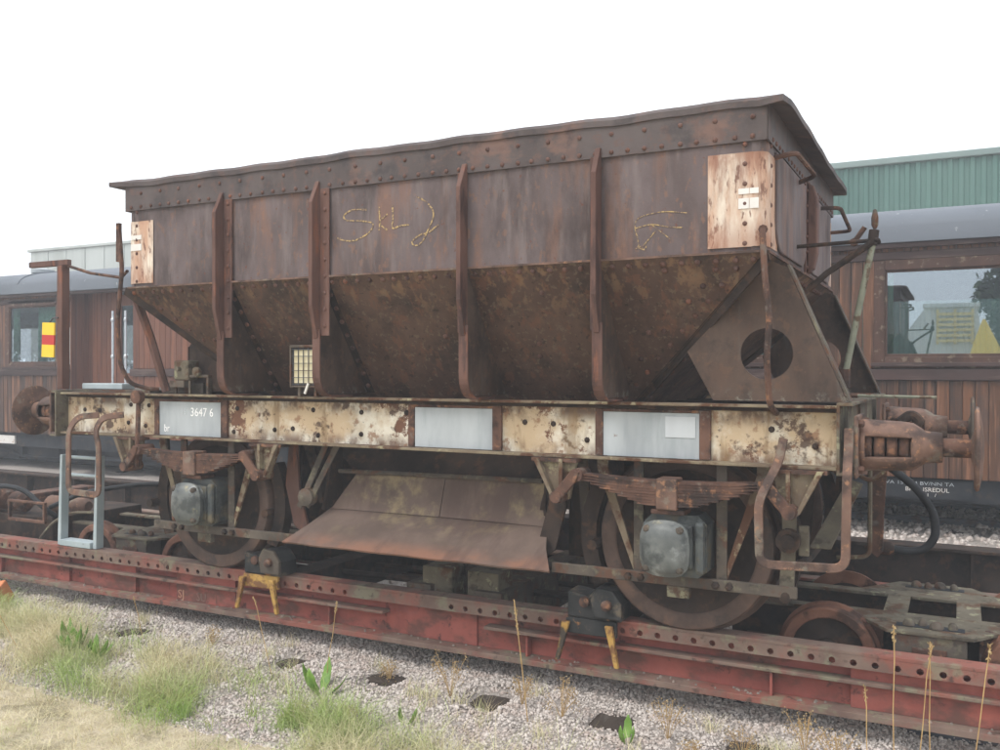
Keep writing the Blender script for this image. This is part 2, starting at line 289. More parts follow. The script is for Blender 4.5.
xs = np.concatenate([np.linspace(-60, -14, 60), np.arange(-13.95, 3, .05), np.linspace(3.05, 30, 50)])
struct('ballast', grid('ballast', xs, np.arange(-.98, 15.5, .08), gz, 'ballast'), 'ballast')
struct('verge', grid('verge', np.concatenate([np.linspace(-40, -10, 40), np.arange(-9.9, 3, .06), np.linspace(3.1, 20, 30)]), np.concatenate([np.linspace(-30, -4, 30), np.arange(-3.9, -.85, .06)]), lambda x, y: gz(x, y)+.012*vnoise(x*14, y*14, 5)+np.where(y > -.95, -.03, 0), 'verge'), 'verge')
# ---- tracks
RAILP = [(-.055,0), (.055,0), (.055,.01), (.012,.022), (.012,.07), (.032,.078), (.032,.1), (-.032,.1), (-.032,.078), (-.012,.07), (-.012,.022), (-.055,.01)]
def track(label, yc, gauge, ztop, x0, x1, sl, half, zs, sm='sleeper'):
    t = thing('railway_track', label, 'railway track', (0, yc, zs-.1))
    for s in (-1, 1):
        b = bm(); prism(b, [(yc+s*(gauge/2+.032)+p, ztop-.1+q) for p, q in RAILP], 'x', x0, x1); obj('rail', b, 'steel_dull', t)
    src = None
    for x in sl:
        if src is None:
            b = bm(); box(b, -.11, .11, yc-half, yc+half, zs-.1, zs); src = obj('sleeper', b, sm, None, bev=.008); src.location = (x, 0, 0); par(src, t)
        else:
            o = inst(src, t, (x+random.uniform(-.02,.02), random.uniform(-.05,.11), random.uniform(-.012,.004))); o.rotation_euler.z = random.uniform(-.02,.02)
    return t
track('narrow gauge track with dark wooden sleepers under the red transporter wagon', YC, .891, -.372, -45, 25, SLP, 1.17, -.478)
CY = 5.45
KC = 1.268; CYT = 6.3+1.45*KC
track('standard gauge track under the brown wooden coach', CYT, 1.435, -.36, -45, 25, [-13.1+.65*i for i in range(26)], 1.3, -.46)
gd = thing('steel_girder', 'long dark rusty steel girder lying on the ballast between the tracks', 'girder', (.5, 3.1, -.36))
for nm, a in (('web', (3.08, 3.10, -.42, .03)), ('top_flange', (2.98, 3.2, .0305, .055)), ('bottom_flange', (2.98, 3.2, -.45, -.4205))): bx(nm, 'rust_dark', gd, -12.5, 4.2, *a, bev=.004)
for xx in [-12+.9*i for i in range(18)]: bx('stiffener', 'rust_dark', gd, xx, xx+.015, 2.985, 3.0795, -.42, .03)
# ---- loose ballast stones
def stones(name, pts, rad, parent=None):
    n = len(pts); t = (1+5**.5)/2
    iv = np.array([(-1,t,0),(1,t,0),(-1,-t,0),(1,-t,0),(0,-1,t),(0,1,t),(0,-1,-t),(0,1,-t),(t,0,-1),(t,0,1),(-t,0,-1),(-t,0,1)])/math.sqrt(1+t*t)
    fi = np.array([(0,11,5),(0,5,1),(0,1,7),(0,7,10),(0,10,11),(1,5,9),(5,11,4),(11,10,2),(10,7,6),(7,1,8),(3,9,4),(3,4,2),(3,2,6),(3,6,8),(3,8,9),(4,9,5),(2,4,11),(6,2,10),(8,6,7),(9,8,1)])
    var = iv[None]*(1+.45*(rng.random((16, 12, 1))-.5)); q = rng.normal(size=(n, 4)); q /= np.linalg.norm(q, axis=1, keepdims=True); a, b, c, d = q.T
    Rm = np.stack([1-2*(c*c+d*d), 2*(b*c-a*d), 2*(b*d+a*c), 2*(b*c+a*d), 1-2*(b*b+d*d), 2*(c*d-a*b), 2*(b*d-a*c), 2*(c*d+a*b), 1-2*(b*b+c*c)], -1).reshape(n, 3, 3)
    L = var[rng.integers(0, 16, n)]*np.stack([np.ones(n), rng.uniform(.6, 1, n), rng.uniform(.45, .8, n)], -1)[:, None, :]*rad[:, None, None]
    v = np.einsum('nij,nkj->nki', Rm, L)+pts[:, None, :]
    f = (fi[None]+12*np.arange(n)[:, None, None]).reshape(-1, 3)
    r = np.repeat(np.clip(rng.beta(3.2, 1.5, n), 0, 1), 20)
    return npmesh(name, v.reshape(-1, 3), f, 'stone', r)
def scatter(n, x0, x1, y0, y1, r0, r1, keep=None):
    x = rng.uniform(x0, x1, n); y = rng.uniform(y0, y1, n)
    d = np.min(np.abs(x[:, None]-np.array(SLP)), axis=1); k = ~((d < .12) & (y > -.24) & (y < .04) & (rng.random(n) < .7))
    if keep is not None: k &= keep(x, y)
    x, y = x[k], y[k]; r = rng.uniform(r0, r1, len(x))*(1+.6*(rng.random(len(x)) < .06)); return np.stack([x, y, gz(x, y)+r*.25], 1), r
pa, ra = scatter(72000, -7.5, 1.2, -1.0, .7, .006, .0125, lambda x, y: y > grass_edge(x)-.15-.4*rng.random(len(x)))
pb, rb = scatter(5000, -8, 1.5, .75, 2.3, .012, .022)
pc, rc = scatter(16000, -3.5, 3.8, 3.2, 14, .02, .036)
pd_, rd = scatter(5000, -11, -3, 2.6, 6.5, .02, .034)
go = obj('gravel', stones('gravel', np.concatenate([pa, pb, pc, pd_]), np.concatenate([ra, rb, rc, rd])), 'stone'); stuff(go); tag(go, 'loose pinkish grey ballast stones around the tracks', 'gravel')
# ================================================================== BUILDING BEHIND
BY = 16.
bl = thing('industrial_building', 'long pale green corrugated metal building behind the wooden coach', 'building', (-12, BY, -.62))
def corr(x0, x1, y, z0, z1, pitch, dep):
    b = bm(); n = int((x1-x0)/pitch); row = []
    for i in range(n):
        x = x0+i*pitch
        for fx, fy in ((0,0), (.36,0), (.5,-dep), (.86,-dep)): row.append((x+fx*pitch, y+fy))
    A = [b.verts.new((x, yy, z0)) for x, yy in row]; B = [b.verts.new((x, yy, z1)) for x, yy in row]
    for i in range(len(row)-1): b.faces.new([A[i], A[i+1], B[i+1], B[i]])
    return b
obj('corrugated_cladding', corr(-20, 26, BY, 1.2, 5.72, .2, .035), 'clad_green', bl)
bx('base_wall', 'rust_grey', bl, -20, 26, BY-.05, BY+.3, -.62, 1.2)
for i in range(9):
    x = -28.4+i*.935
    bx('wall_panel', 'clad_grey', bl, x, x+.91, BY-.02, BY+.3, -.62, 5.5, bev=.02)
bx('end_wall', 'clad_grey', bl, -28.4, -28.2, BY+.31, BY+14, -.62, 5.5)
bx('roof', 'clad_cap', bl, -28.5, 26, BY+.35, BY+14, 5.5, 5.62)
bx('roof_edge', 'clad_cap', bl, -20, 26, BY-.1, BY+.34, 5.722, 5.86, bev=.02)
bx('parapet_cap', 'clad_grey', bl, -28.5, -20, BY-.08, BY+.34, 5.503, 5.6, bev=.02)
# ================================================================== WOODEN COACH
C0 = 4.0
cx0, cx1 = -16.5, 3.2
coach = thing('railway_coach', 'brown varnished wooden passenger coach with grey roof standing behind the hopper wagon', 'railway coach', (-6, CY, -.2))
wins = [(-.065, 1.05), (-1.75, -.62), (-3.45, -2.3), (-5.15, -4.0), (-6.85, -5.7), (-12.02, -10.98), (-13.7, -12.6), (-15.4, -14.3), (1.7, 2.8)]
REC = (-10.72, -9.45)
inwin = lambda x: any(a-.09 < x < b_+.09 for a, b_ in wins)
srcs = {}
def board(kind, x, z0, z1, y=C0, m='coach_wood'):
    if kind not in srcs:
        b = bm(); box(b, -.0475, .0475, 0, .03, z0, z1); o = obj('board', b, m, None, bev=.006); o.location = (x, y, 0); par(o, coach); srcs[kind] = o
    else: inst(srcs[kind], coach, (x, y+random.uniform(-.0015,.0015), 0))
k = 0; x = cx0+.05
while x < cx1-.05:
    if not (REC[0]-.02 < x < REC[1]+.02):
        m = 'red' if x < -8 and x > -9.5 else 'std'
        board('low'+m, x, .47, 1.31, m='coach_wood_red' if m == 'red' else 'coach_wood')
        if not inwin(x): board('up'+m, x, 1.411, 2.36, m='coach_wood_red' if m == 'red' else 'coach_wood')
    x += .0985
# inner shell behind the boards, waist rail, top rail, fascia
def wallseg(name, m, y0, y1, z0, z1, bev=.004):
    for a, c in ((cx0, REC[0]), (REC[1], cx1)): bx(name, m, coach, a, c, y0, y1, z0, z1, bev=bev)
wallseg('waist_rail', 'coach_trim', C0-.035, C0+.03, 1.313, 1.408); wallseg('top_rail', 'coach_trim', C0-.02, C0+.03, 2.362, 2.43)
b = bm(); x = cx0
while x < cx1-.06:
    if not (REC[0]-.05 < x < REC[1]): box(b, x, x+.052, C0-.005-.004*random.random(), C0+.03, 2.432, 2.56)
    x += .058
stuff(obj('fascia_slats', b, 'coach_wood', coach))
for (a, c) in ((cx0, REC[0]), (REC[1], cx1)):
    bx('inner_wall', 'interior', coach, a, c, C0+.032, C0+.05, .47, 1.4)
bx('floor', 'interior', coach, cx0, cx1, C0+.36, 2*CY-C0, .44, .5)
bx('far_wall', 'interior', coach, cx0, cx1, 2*CY-C0-.05, 2*CY-C0, .5, 1.5)
bx('far_wall', 'interior', coach, cx0, cx1, 2*CY-C0-.05, 2*CY-C0, 2.2, 2.6)
for (x0, x1) in wins:
    z0, z1 = 1.515, 2.27
    if x0 < -8: z0, z1 = 1.49, 2.32
    wd = obj('window', (lambda b: ([box(b, *q) for q in ((x0-.09, x0, C0-.012, C0+.05, z0-.10, z1+.09), (x1, x1+.09, C0-.012, C0+.05, z0-.10, z1+.09), (x0, x1, C0-.02, C0+.05, z1, z1+.09), (x0, x1, C0-.02, C0+.05, z0-.10, z0))], b)[1])(bm()), 'coach_frame', coach, bev=.006)
    b = bm()
    for q in ((x0, x0+.018, z0, z1), (x1-.018, x1, z0, z1), (x0+.018, x1-.018, z1-.018, z1), (x0+.018, x1-.018, z0, z0+.025)): box(b, q[0], q[1], C0+.0, C0+.03, q[2], q[3])
    obj('sash', b, 'coach_frame', wd, bev=.003)
    bx('pane', 'pane', wd, x0+.018, x1-.018, C0+.012, C0+.016, z0+.025, z1-.018)
    bx('sill', 'coach_trim', wd, x0-.11, x1+.11, C0-.05, C0-.022, z0-.085, z0-.05, bev=.005)
    if x0 < -8 or x0 == -.065:
        for (s0, s1) in (((x1-.46, x1-.02), (x0+.02, x0+.16)) if x0 < -8 else ((x0+.02, x0+.06),)):
            b = bm(); n = 40; rows = []
            for zz in (z0-.1, (z0+z1)/2, z1):
                rows.append([b.verts.new((s0+(s1-s0)*i/n, C0+.055+.018*math.sin(i*.95)+.008*math.sin(i*.37+zz*3), zz)) for i in range(n+1)])
            for A, B in zip(rows, rows[1:]):
                for i in range(n): b.faces.new([A[i], A[i+1], B[i+1], B[i]])
            o = obj('curtain', b, 'curtain', wd, smooth=True); o.modifiers.new('th', 'SOLIDIFY').thickness = .004
# recessed entrance
yb = C0+.32
x = REC[0]+.05
for i in range(13):
    xx = REC[0]+.05+i*.0985
    if -10.13 < xx < -9.6: continue
    board('rec', xx, .5, 2.5, yb, 'coach_wood_red')
for xs_ in (REC[0], REC[1]):
    for i in range(3):
        yy = C0+.035+i*.1
        if 'side' not in srcs:
            b = bm(); box(b, -.012, .012, 0, .095, .47, 2.5); o = obj('board', b, 'coach_wood_red', None, bev=.004); o.location = (xs_, yy, 0); par(o, coach); srcs['side'] = o
        else: inst(srcs['side'], coach, (xs_, yy, 0))
dr = bx('door', 'coach_wood_red', coach, -10.1, -9.62, yb-.01, yb+.03, .5, 1.35)
for q in ((-10.1, -10.02, 1.352, 2.45), (-9.7, -9.62, 1.352, 2.45), (-10.018, -9.702, 2.3, 2.45)): bx('door_rail', 'coach_wood_red', dr, q[0], q[1], yb-.01, yb+.03, q[2], q[3])
bx('pane', 'pane', dr, -10.018, -9.702, yb+.005, yb+.01, 1.352, 2.298)
bx('kick_panel', 'under_black', dr, -10.04, -9.68, yb-.016, yb-.012, .6, 1.1)
b = bm(); tube(b, [(-9.7, yb-.012, 1.5), (-9.7, yb-.07, 1.5), (-9.64, yb-.07, 1.5)], .012); obj('door_handle', b, 'chrome', dr)
for hx in (-9.78, -9.53):
    b = bm(); tube(b, [(hx, C0-.03, .5), (hx, C0-.03, 2.2)], .017); obj('handrail', b, 'chrome', coach, smooth=True)
    for zz in (.9, 1.55, 2.05): b = bm(); lathe(b, [(.02, 0), (.028, .01), (.028, .04), (.02, .05)], (hx, C0-.03, zz), 'z', 10); obj('handrail_bracket', b, 'chrome', coach)
# roof
def roofp(off=0):
    pts = []
    for i in range(25):
        a = PI*i/24; pts.append((CY-(1.56+off)*math.cos(a)*1.0, 2.5+off+.42*math.sin(a)**.55))
    return pts
b = bm(); R0 = roofp(); prism(b, R0, 'x', cx0-.1, cx1+.1); obj('roof', b, 'coach_roof', coach, smooth=True)
bx('gutter', 'coach_trim', coach, cx0-.1, cx1+.1, C0-.085, C0-.03, 2.455, 2.5, bev=.008)
for i in range(6):
    xx = cx0+1.6+i*3.2
    b = bm(); sweep(b, [(xx, y, z+.004) for y, z in R0[1:-1]], [(-.02,-.004), (.02,-.004), (.02,.01), (-.02,.01)], up=(0,0,1)); obj('roof_seam', b, 'coach_roof', coach)
for xx in (-12.3, -5.2, 2.2):
    vz = 2.84; b = bm(); lathe(b, [(.05, -.1), (.05, .06), (.16, .07), (.17, .12), (.05, .15)], (xx, C0+.75, vz), 'z', 14); obj('roof_vent', b, 'board_paint', coach, smooth=True)
# underframe
bx('sole_bar', 'under_black', coach, cx0, cx1, C0+.06, C0+.14, .26, .465, bev=.006)
bx('sole_bar', 'under_black', coach, cx0, cx1, 2*CY-C0-.14, 2*CY-C0-.06, .26, .465, bev=.006)
bx('foot_board', 'under_black', coach, -10.6, -9.5, C0-.08, C0+.16, .15, .18, bev=.005)
for a, c in ((-13.2, -7.6), (-7.0, -1.2)):
    b = bm(); tube(b, [(a, C0+.2, .28), (a+1.2, C0+.2, .11), (c-1.2, C0+.2, .11), (c, C0+.2, .28)], .025); obj('truss_rod', b, 'under_black', coach)
    for xx in (a+1.2, c-1.2): bx('queen_post', 'under_black', coach, xx-.03, xx+.03, C0+.17, C0+.23, .11, .3)
bx('equipment_box', 'under_black', coach, -11.9, -11.2, C0+.2, C0+.7, .1, .25, bev=.01)
for a_, c_ in ((-14.6, -12.3), (-11.0, -9.2), (-9.0, -7.4)): bx('equipment_box', 'under_black', coach, a_, c_, C0+.35, C0+.95, .04, .255, bev=.01)
bx('equipment_box', 'under_black', coach, -7.2, -6.3, C0+.3, C0+.8, .08, .25, bev=.01)
def coach_wheel(x, y):
    b = bm(); lathe(b, [(.05,-.06), (.1,-.06), (.1,-.02), (.24,-.02), (.24,-.06), (.30,-.065), (.30,.05), (.32,.06), (.32,.075), (.24,.075), (.1,.04), (.05,.06)], (x, y, .31), 'y', 28); obj('wheel', b, 'under_black', coach, smooth=True)
for bxx in (-13.9, 2.9, -3.9):
    for dx in (-.95, .95):
        coach_wheel(bxx+dx, CY-.62)
        b = bm(); lathe(b, [(.05, 0), (.05, 1.44)], (bxx+dx, CY-.72, .31), 'y', 10); obj('axle', b, 'under_black', coach)
        bx('axle_box', 'under_black', coach, bxx+dx-.11, bxx+dx+.11, CY-1.05, CY-.87, .20, .382, bev=.02)
    bx('bogie_frame', 'under_black', coach, bxx-1.3, bxx+1.3, CY-1.04, CY-.96, .383, .45)
pl = bx('data_plate', 'under_black', coach, -.12, .62, C0+.028, C0+.056, .29, .45)
text('VA 1SV 14 BV/NN TA', .042, (-.06, C0+.026, .405), 'board_paint', pl, sx=1.4)
text('BRÖNSREDUL', .05, (.1, C0+.026, .35), 'white_paint', pl, sx=1.1)
text('B1   /', .04, (.24, C0+.026, .308), 'white_paint', pl, sx=1.2)
bx('white_plate', 'white_paint', coach, -12.4, -11.95, C0+.03, C0+.056, .3, .42)
# full size, standing on its own track
coach.scale = (KC,)*3; coach.location = (-7.748, 8.135, -.626)
# ================================================================== WHAT THE COACH WINDOW REFLECTS (behind the photographer)
SY = -14.
shed = thing('storage_shed', 'pale shed behind the photographer, seen mirrored in the right coach window', 'shed', (.2, SY-1, -.62))
b = bm(); prism(b, [(-1.408, -.62), (1.445, -.62), (1.001, 3.368), (-0.457, 3.368), (-1.408, 2.037)], 'y', SY-2, SY); obj('wall', b, 'shed_white', shed)
bx('roof', 'shed_white', shed, -0.521, 1.064, SY-2.1, SY+.1, 3.372, 3.495)
for i in range(6): bx('slat', 'slat_yellow', shed, -0.140, 0.874, SY+.06, SY+.10, 2.29+i*.165, 2.379+i*.165)
for xx in (-.14, .342, .823): bx('upright', 'slat_yellow', shed, xx, xx+.076, SY+.02, SY+.055, 2.227, 3.305)
b = bm(); lathe(b, [(.03, 2.95), (.12, 2.75), (.34, 2.2), (.56, 1.5), (.66, .9)], (1.153, SY+.7, 0), 'z', 11)
for v in b.verts: v.co.x += .10*(2.95-v.co.z)*.5
cl = obj('tarpaulin', b, 'yellow', None, smooth=True); tag(cl, 'folded yellow tarpaulin on a pole, seen mirrored in the coach window', 'tarpaulin')
def leaftree(name, label, x, y, h, r, seed):
    t = thing(name, label, 'tree', (x, y, -.62)); b = bm(); lathe(b, [(.22, 0), (.16, h*.4), (.05, h*.85)], (x, y, -.62), 'z', 8)
    R = np.random.default_rng(seed)
    for i in range(6):
        a = R.uniform(0, 6.28); z = h*R.uniform(.3, .7); tube(b, [(x, y, z-.62), (x+math.cos(a)*r*.7, y+math.sin(a)*r*.7, z+r*.5-.62)], .05, 5)
    obj('trunk', b, 'bark', t)
    cl = R.normal(size=(40, 3)); cl /= np.linalg.norm(cl, axis=1, keepdims=True); cl *= R.uniform(.35, 1, (40, 1))*np.array([r, r, h*.36]); n = 9000
    c = cl[R.integers(0, 40, n)]+R.normal(size=(n, 3))*r*.16+np.array([x, y, h*.62-.62]); u = R.normal(size=(n, 3))*.09; v = R.normal(size=(n, 3))*.09
    obj('crown', npmesh('crown', np.stack([c-u, c+v, c+u, c-v], 1).reshape(-1, 3), np.arange(4*n).reshape(n, 4), 'tree_leaf'), 'tree_leaf', t)
for i_, (q, nm) in enumerate((((-38, -14.5, 7.5, 3.0), 'nearest'), ((-45, -16, 8.5, 3.4), 'middle'), ((-52, -17, 8, 3.4), 'farthest'))): leaftree('broadleaf_tree', nm+' of three dark trees across the yard, mirrored in the left coach window', *q, 11+i_)
leaftree('broadleaf_tree', 'dark leafy tree behind the photographer, mirrored at the right of the coach window', 2.75, -17, 6.2, 1.5, 3)
# ================================================================== HOPPER WAGON
W = thing('hopper_wagon', 'rusty riveted hopper wagon with peeling cream frame carried on the red transporter', 'railway wagon', (-2.78, YC, 0))
hx0, hx1, hy0, hy1, hzb, hzt = -4.607, -.295, -.1985, 2.2415, 1.965, 2.53
HC = (hx0+hx1)/2; rc_ = .07
def Y2(y): return 2*YC-y            # mirrored to the far side
DENT = {}
def dval(k, u, z):
    amp, sc, ph = DENT[k]; return amp*(math.sin(u*sc+ph[0])*math.sin(z*sc*1.3+ph[1])+.5*math.sin(u*sc*2.3+ph[2]+z*3))+amp*1.5
def dent(o, amp, sc, seed, ax):
    """slight buckles in a sheet"""
    me = o.data; R = np.random.default_rng(seed); ph = R.uniform(0, 6.28, 4); DENT[seed] = (amp, sc, ph)
    for v in me.vertices:
        c = v.co; u = c.x if ax == 1 else c.y
        v.co[ax] += dval(seed, u, c.z)*(1 if v.co[ax] < YC else -1)
def sheet(x0, x1, y, z0, z1, th, nx=14, nz=8):
    b = bm(); V_ = [[b.verts.new((x0+(x1-x0)*i/nx, y, z0+(z1-z0)*j/nz)) for i in range(nx+1)] for j in range(nz+1)]
    for j in range(nz):
        for i in range(nx): b.faces.new([V_[j][i], V_[j][i+1], V_[j+1][i+1], V_[j+1][i]])
    r = bmesh.ops.extrude_face_region(b, geom=b.faces[:])
    for v in [e for e in r['geom'] if isinstance(e, bmesh.types.BMVert)]: v.co.y += th
    return b
RIB = [-3.72, -2.945, -1.925, -1.137]
seams = [hx0+rc_]+RIB+[hx1-rc_]
for side in (0, 1):
    y = hy0 if side == 0 else hy1-.008
    for i in range(5):
        o = obj('side_panel', sheet(seams[i]+.001, seams[i+1]-.001, y, hzb, hzt, .008), 'hop_panel', W, smooth=True); dent(o, .004, 4+i*.6, i+side*9, 1)
for sx in (0, 1):
    for sy in (0, 1):
        cx_ = hx1-rc_ if sx else hx0+rc_; cy_ = hy1-rc_ if sy else hy0+rc_; b = bm(); a0 = {(1,0): -PI/2, (1,1): 0, (0,1): PI/2, (0,0): PI}[(sx, sy)]
        P = [(cx_+rc_*math.cos(a0+PI/2*i/8), cy_+rc_*math.sin(a0+PI/2*i/8)) for i in range(9)]; Q = [(cx_+(rc_-.008)*math.cos(a0+PI/2*i/8), cy_+(rc_-.008)*math.sin(a0+PI/2*i/8)) for i in range(9)]
        prism(b, P+Q[::-1], 'z', hzb, hzt); obj('corner_plate', b, 'hop_panel', W, smooth=True)
for x, s in ((hx1, 1), (hx0, -1)):
    bx('end_panel', 'hop_panel', W, min(x, x-s*.008), max(x, x-s*.008), hy0+rc_, hy1-rc_, hzb, hzt)
    for (ya, yb_) in ((hy0+.2, YC-.09), (YC+.09, hy1-.2)):
        P = [(ya, hzt-.06), (yb_, hzt-.06)]+[(yb_-.14+.14*math.cos(a), hzb+.16+.14*math.sin(a)) for a in [-PI/2*i/6 for i in range(7)]]+[(ya+.14+.14*math.cos(a), hzb+.16+.14*math.sin(a)) for a in [-PI/2-PI/2*i/6 for i in range(7)]]
        b = bm(); prism(b, P, 'x', x+s*.001, x+s*.016); obj('end_pressing', b, 'hop_panel', W, bev=.006)
    r0 = bx('end_rib', 'rib', W, min(x+s*.001, x+s*.012), max(x+s*.001, x+s*.012), YC-.085, YC+.085, hzb+.0, hzt-.02)
    b = bm(); prism(b, [(x+s*.0125, hzb), (x+s*.0125, hzt-.03), (x+s*.05, hzt-.05), (x+s*.07, hzt-.12), (x+s*.07, hzb+.12), (x+s*.05, hzb+.03)], 'y', YC-.045, YC+.045); obj('rib_web', b, 'rib', r0, bev=.01)
# top band and overhanging bent lip
def lip_path():
    pts = []; x0, x1, y0, y1 = hx0-.035, hx1+.035, hy0-.03, hy1+.03
    def seg(a, c, n):
        for i in range(n): t = i/n; pts.append((a[0]+(c[0]-a[0])*t, a[1]+(c[1]-a[1])*t))
    seg((x0,y0), (x1,y0), 60); seg((x1,y0), (x1,y1), 34); seg((x1,y1), (x0,y1), 60); seg((x0,y1), (x0,y0), 34); return pts
tb = None
for nm, a in (('near', (hx0-.004, hx1+.004, hy0-.010, hy0-.0005)), ('far', (hx0-.004, hx1+.004, hy1+.0005, hy1+.010)), ('r', (hx1+.0005, hx1+.010, hy0+.0, hy1)), ('l', (hx0-.010, hx0-.0005, hy0, hy1))):
    bx('top_band', 'rim', W, *a, hzt-.045, 2.668)
b = bm(); LP = lip_path(); n = len(LP); rings = []
for i, (x, y) in enumerate(LP):
    wv = .003*math.sin(x*17+y*13)+.002*math.sin(x*9.3+1)+.003*math.sin(x*2.3+.4)+.002*math.sin(x*6.1+y*4)+.006*math.sin(y*3+1); sagx = 1 if x > hx1 or x < hx0 else 0
    cx_ = max(min(x, hx1), hx0); cy_ = max(min(y, hy1), hy0); dirv = Vector((x-cx_, y-cy_, 0))
    if dirv.length > 0: dirv.normalize()
    k = .10 if sagx else .02; inn = Vector((cx_, cy_, 2.678+wv*.8)); out = Vector((x, y, 2.666+wv)) + dirv*(k-.03); 
    inn2 = inn-dirv*.06
    rings.append([b.verts.new(p) for p in (inn2+Vector((0,0,.012)), inn+Vector((0,0,.016)), out+Vector((0,0,.008)), out-Vector((0,0,.022)), out-dirv*.014-Vector((0,0,.022)), inn-Vector((0,0,.012)), inn2-Vector((0,0,.012)))])
for i in range(n):
    A, B = rings[i], rings[(i+1) % n]
    for j in range(7): b.faces.new([A[j], A[(j+1) % 7], B[(j+1) % 7], B[j]])
obj('top_lip', b, 'rim', W, smooth=True)
# funnel
def fun(z): t = (hzb-z); return (hx0+1.11*t, hx1-1.11*t, hy0+.705*t, hy1-.705*t)
f0, f1 = fun(hzb-.001), fun(.93)
def fplate(name, pa, label=None): b = bm(); slab(b, pa, .01); return obj(name, b, 'hop_low', W)
za, zb_ = hzb-.001, .93
fplate('slope_plate', [(f0[0], f0[2], za), (f0[1], f0[2], za), (f1[1], f1[2], zb_), (f1[0], f1[2], zb_)])
fplate('slope_plate', [(f0[1], f0[3], za), (f0[0], f0[3], za), (f1[0], f1[3], zb_), (f1[1], f1[3], zb_)])
fplate('slope_plate', [(f0[1], f0[2], za), (f0[1], f0[3], za), (f1[1], f1[3], zb_), (f1[1], f1[2], zb_)])
fplate('slope_plate', [(f0[0], f0[3], za), (f0[0], f0[2], za), (f1[0], f1[2], zb_), (f1[0], f1[3], zb_)])
for yy in (hy0, hy1):
    s = -1 if yy == hy0 else 1; bx('seam_strip', 'rust_red', W, hx0+.02, hx1-.02, min(yy, yy+s*.012), max(yy, yy+s*.012), hzb-.012, hzb-.001)
for (xx, s) in ((hx1, 1), (hx0, -1)): bx('seam_strip', 'rust', W, min(xx, xx+s*.012), max(xx, xx+s*.012), hy0+.02, hy1-.02, hzb-.012, hzb-.001)
# edge angles of the funnel (the joint of side and end slope)
for sx in (0, 1):
    for sy in (0, 1):
        b = bm(); A = Vector((f0[sx], f0[2+sy], za)); B = Vector((f1[sx], f1[2+sy], zb_)); s = 1 if sx else -1; t = -1 if sy == 0 else 1
        slab(b, [A+Vector((s*.004, t*.004, 0)), B+Vector((s*.004, t*.004, 0)), B+Vector((s*.07, t*.004, .0)), A+Vector((s*.02, t*.004, -.05))], .01); obj('edge_angle', b, 'rust_dark', W)
# rivets
RV = []
def rv(p, d): d = Vector(d).normalized(); RV.append((Vector(p)+d*(.0102 if d.z < -.1 else 0), d))
nS = Vector((0, -.705*0-1, -.705)).normalized()
for i in range(48):
    x = hx0+.06+i*(hx1-hx0-.12)/47+random.uniform(-.006,.006)
    rv((x, hy0-.010, 2.508), (0,-1,0)); rv((x, hy0-.705*0+.705*.035, hzb-.035), (0,-1,-.705))
    if i % 2: rv((x, hy0-.01, 2.60), (0,-1,0))
for i in range(26):
    y = hy0+.1+i*(hy1-hy0-.2)/25; rv((hx1+.010, y, 2.505), (1,0,0)); rv((hx1-1.11*.04, y, hzb-.04), (1,0,-1.11))
for xx in (hx1-.1, hx0+.1):
    for j in range(6): rv((xx, hy0, 2.0+j*.095), (0,-1,0))
for j in range(6): rv((hx1, hy0+.1, 2.0+j*.095), (1,0,0)); rv((hx1+.012, YC-.055, 2.0+j*.09), (1,0,0)); rv((hx1+.012, YC+.055, 2.0+j*.09), (1,0,0))
for j in range(1, 14):
    z = hzb-j*.072; f = fun(z)
    for k_, dx in ((0, .07), (1, -.07), (0, .17), (1, -.17)): 
        if abs(dx) < .1 or j % 2: rv((f[k_]+dx, f[2], z), (0,-1,-.705))
    for yy in (.07, .2): rv((f[1], f[2]+yy, z), (1,0,-1.11))
for q in ((-.80, 1.90), (-.62, 1.82), (-2.2, 1.6), (-1.6, 1.55), (-1.5, 1.82), (-3.3, 1.6), (-.95, 1.6), (-1.62, 1.48)): f = fun(q[1]); rv((q[0], f[2], q[1]), (0,-1,-.705))
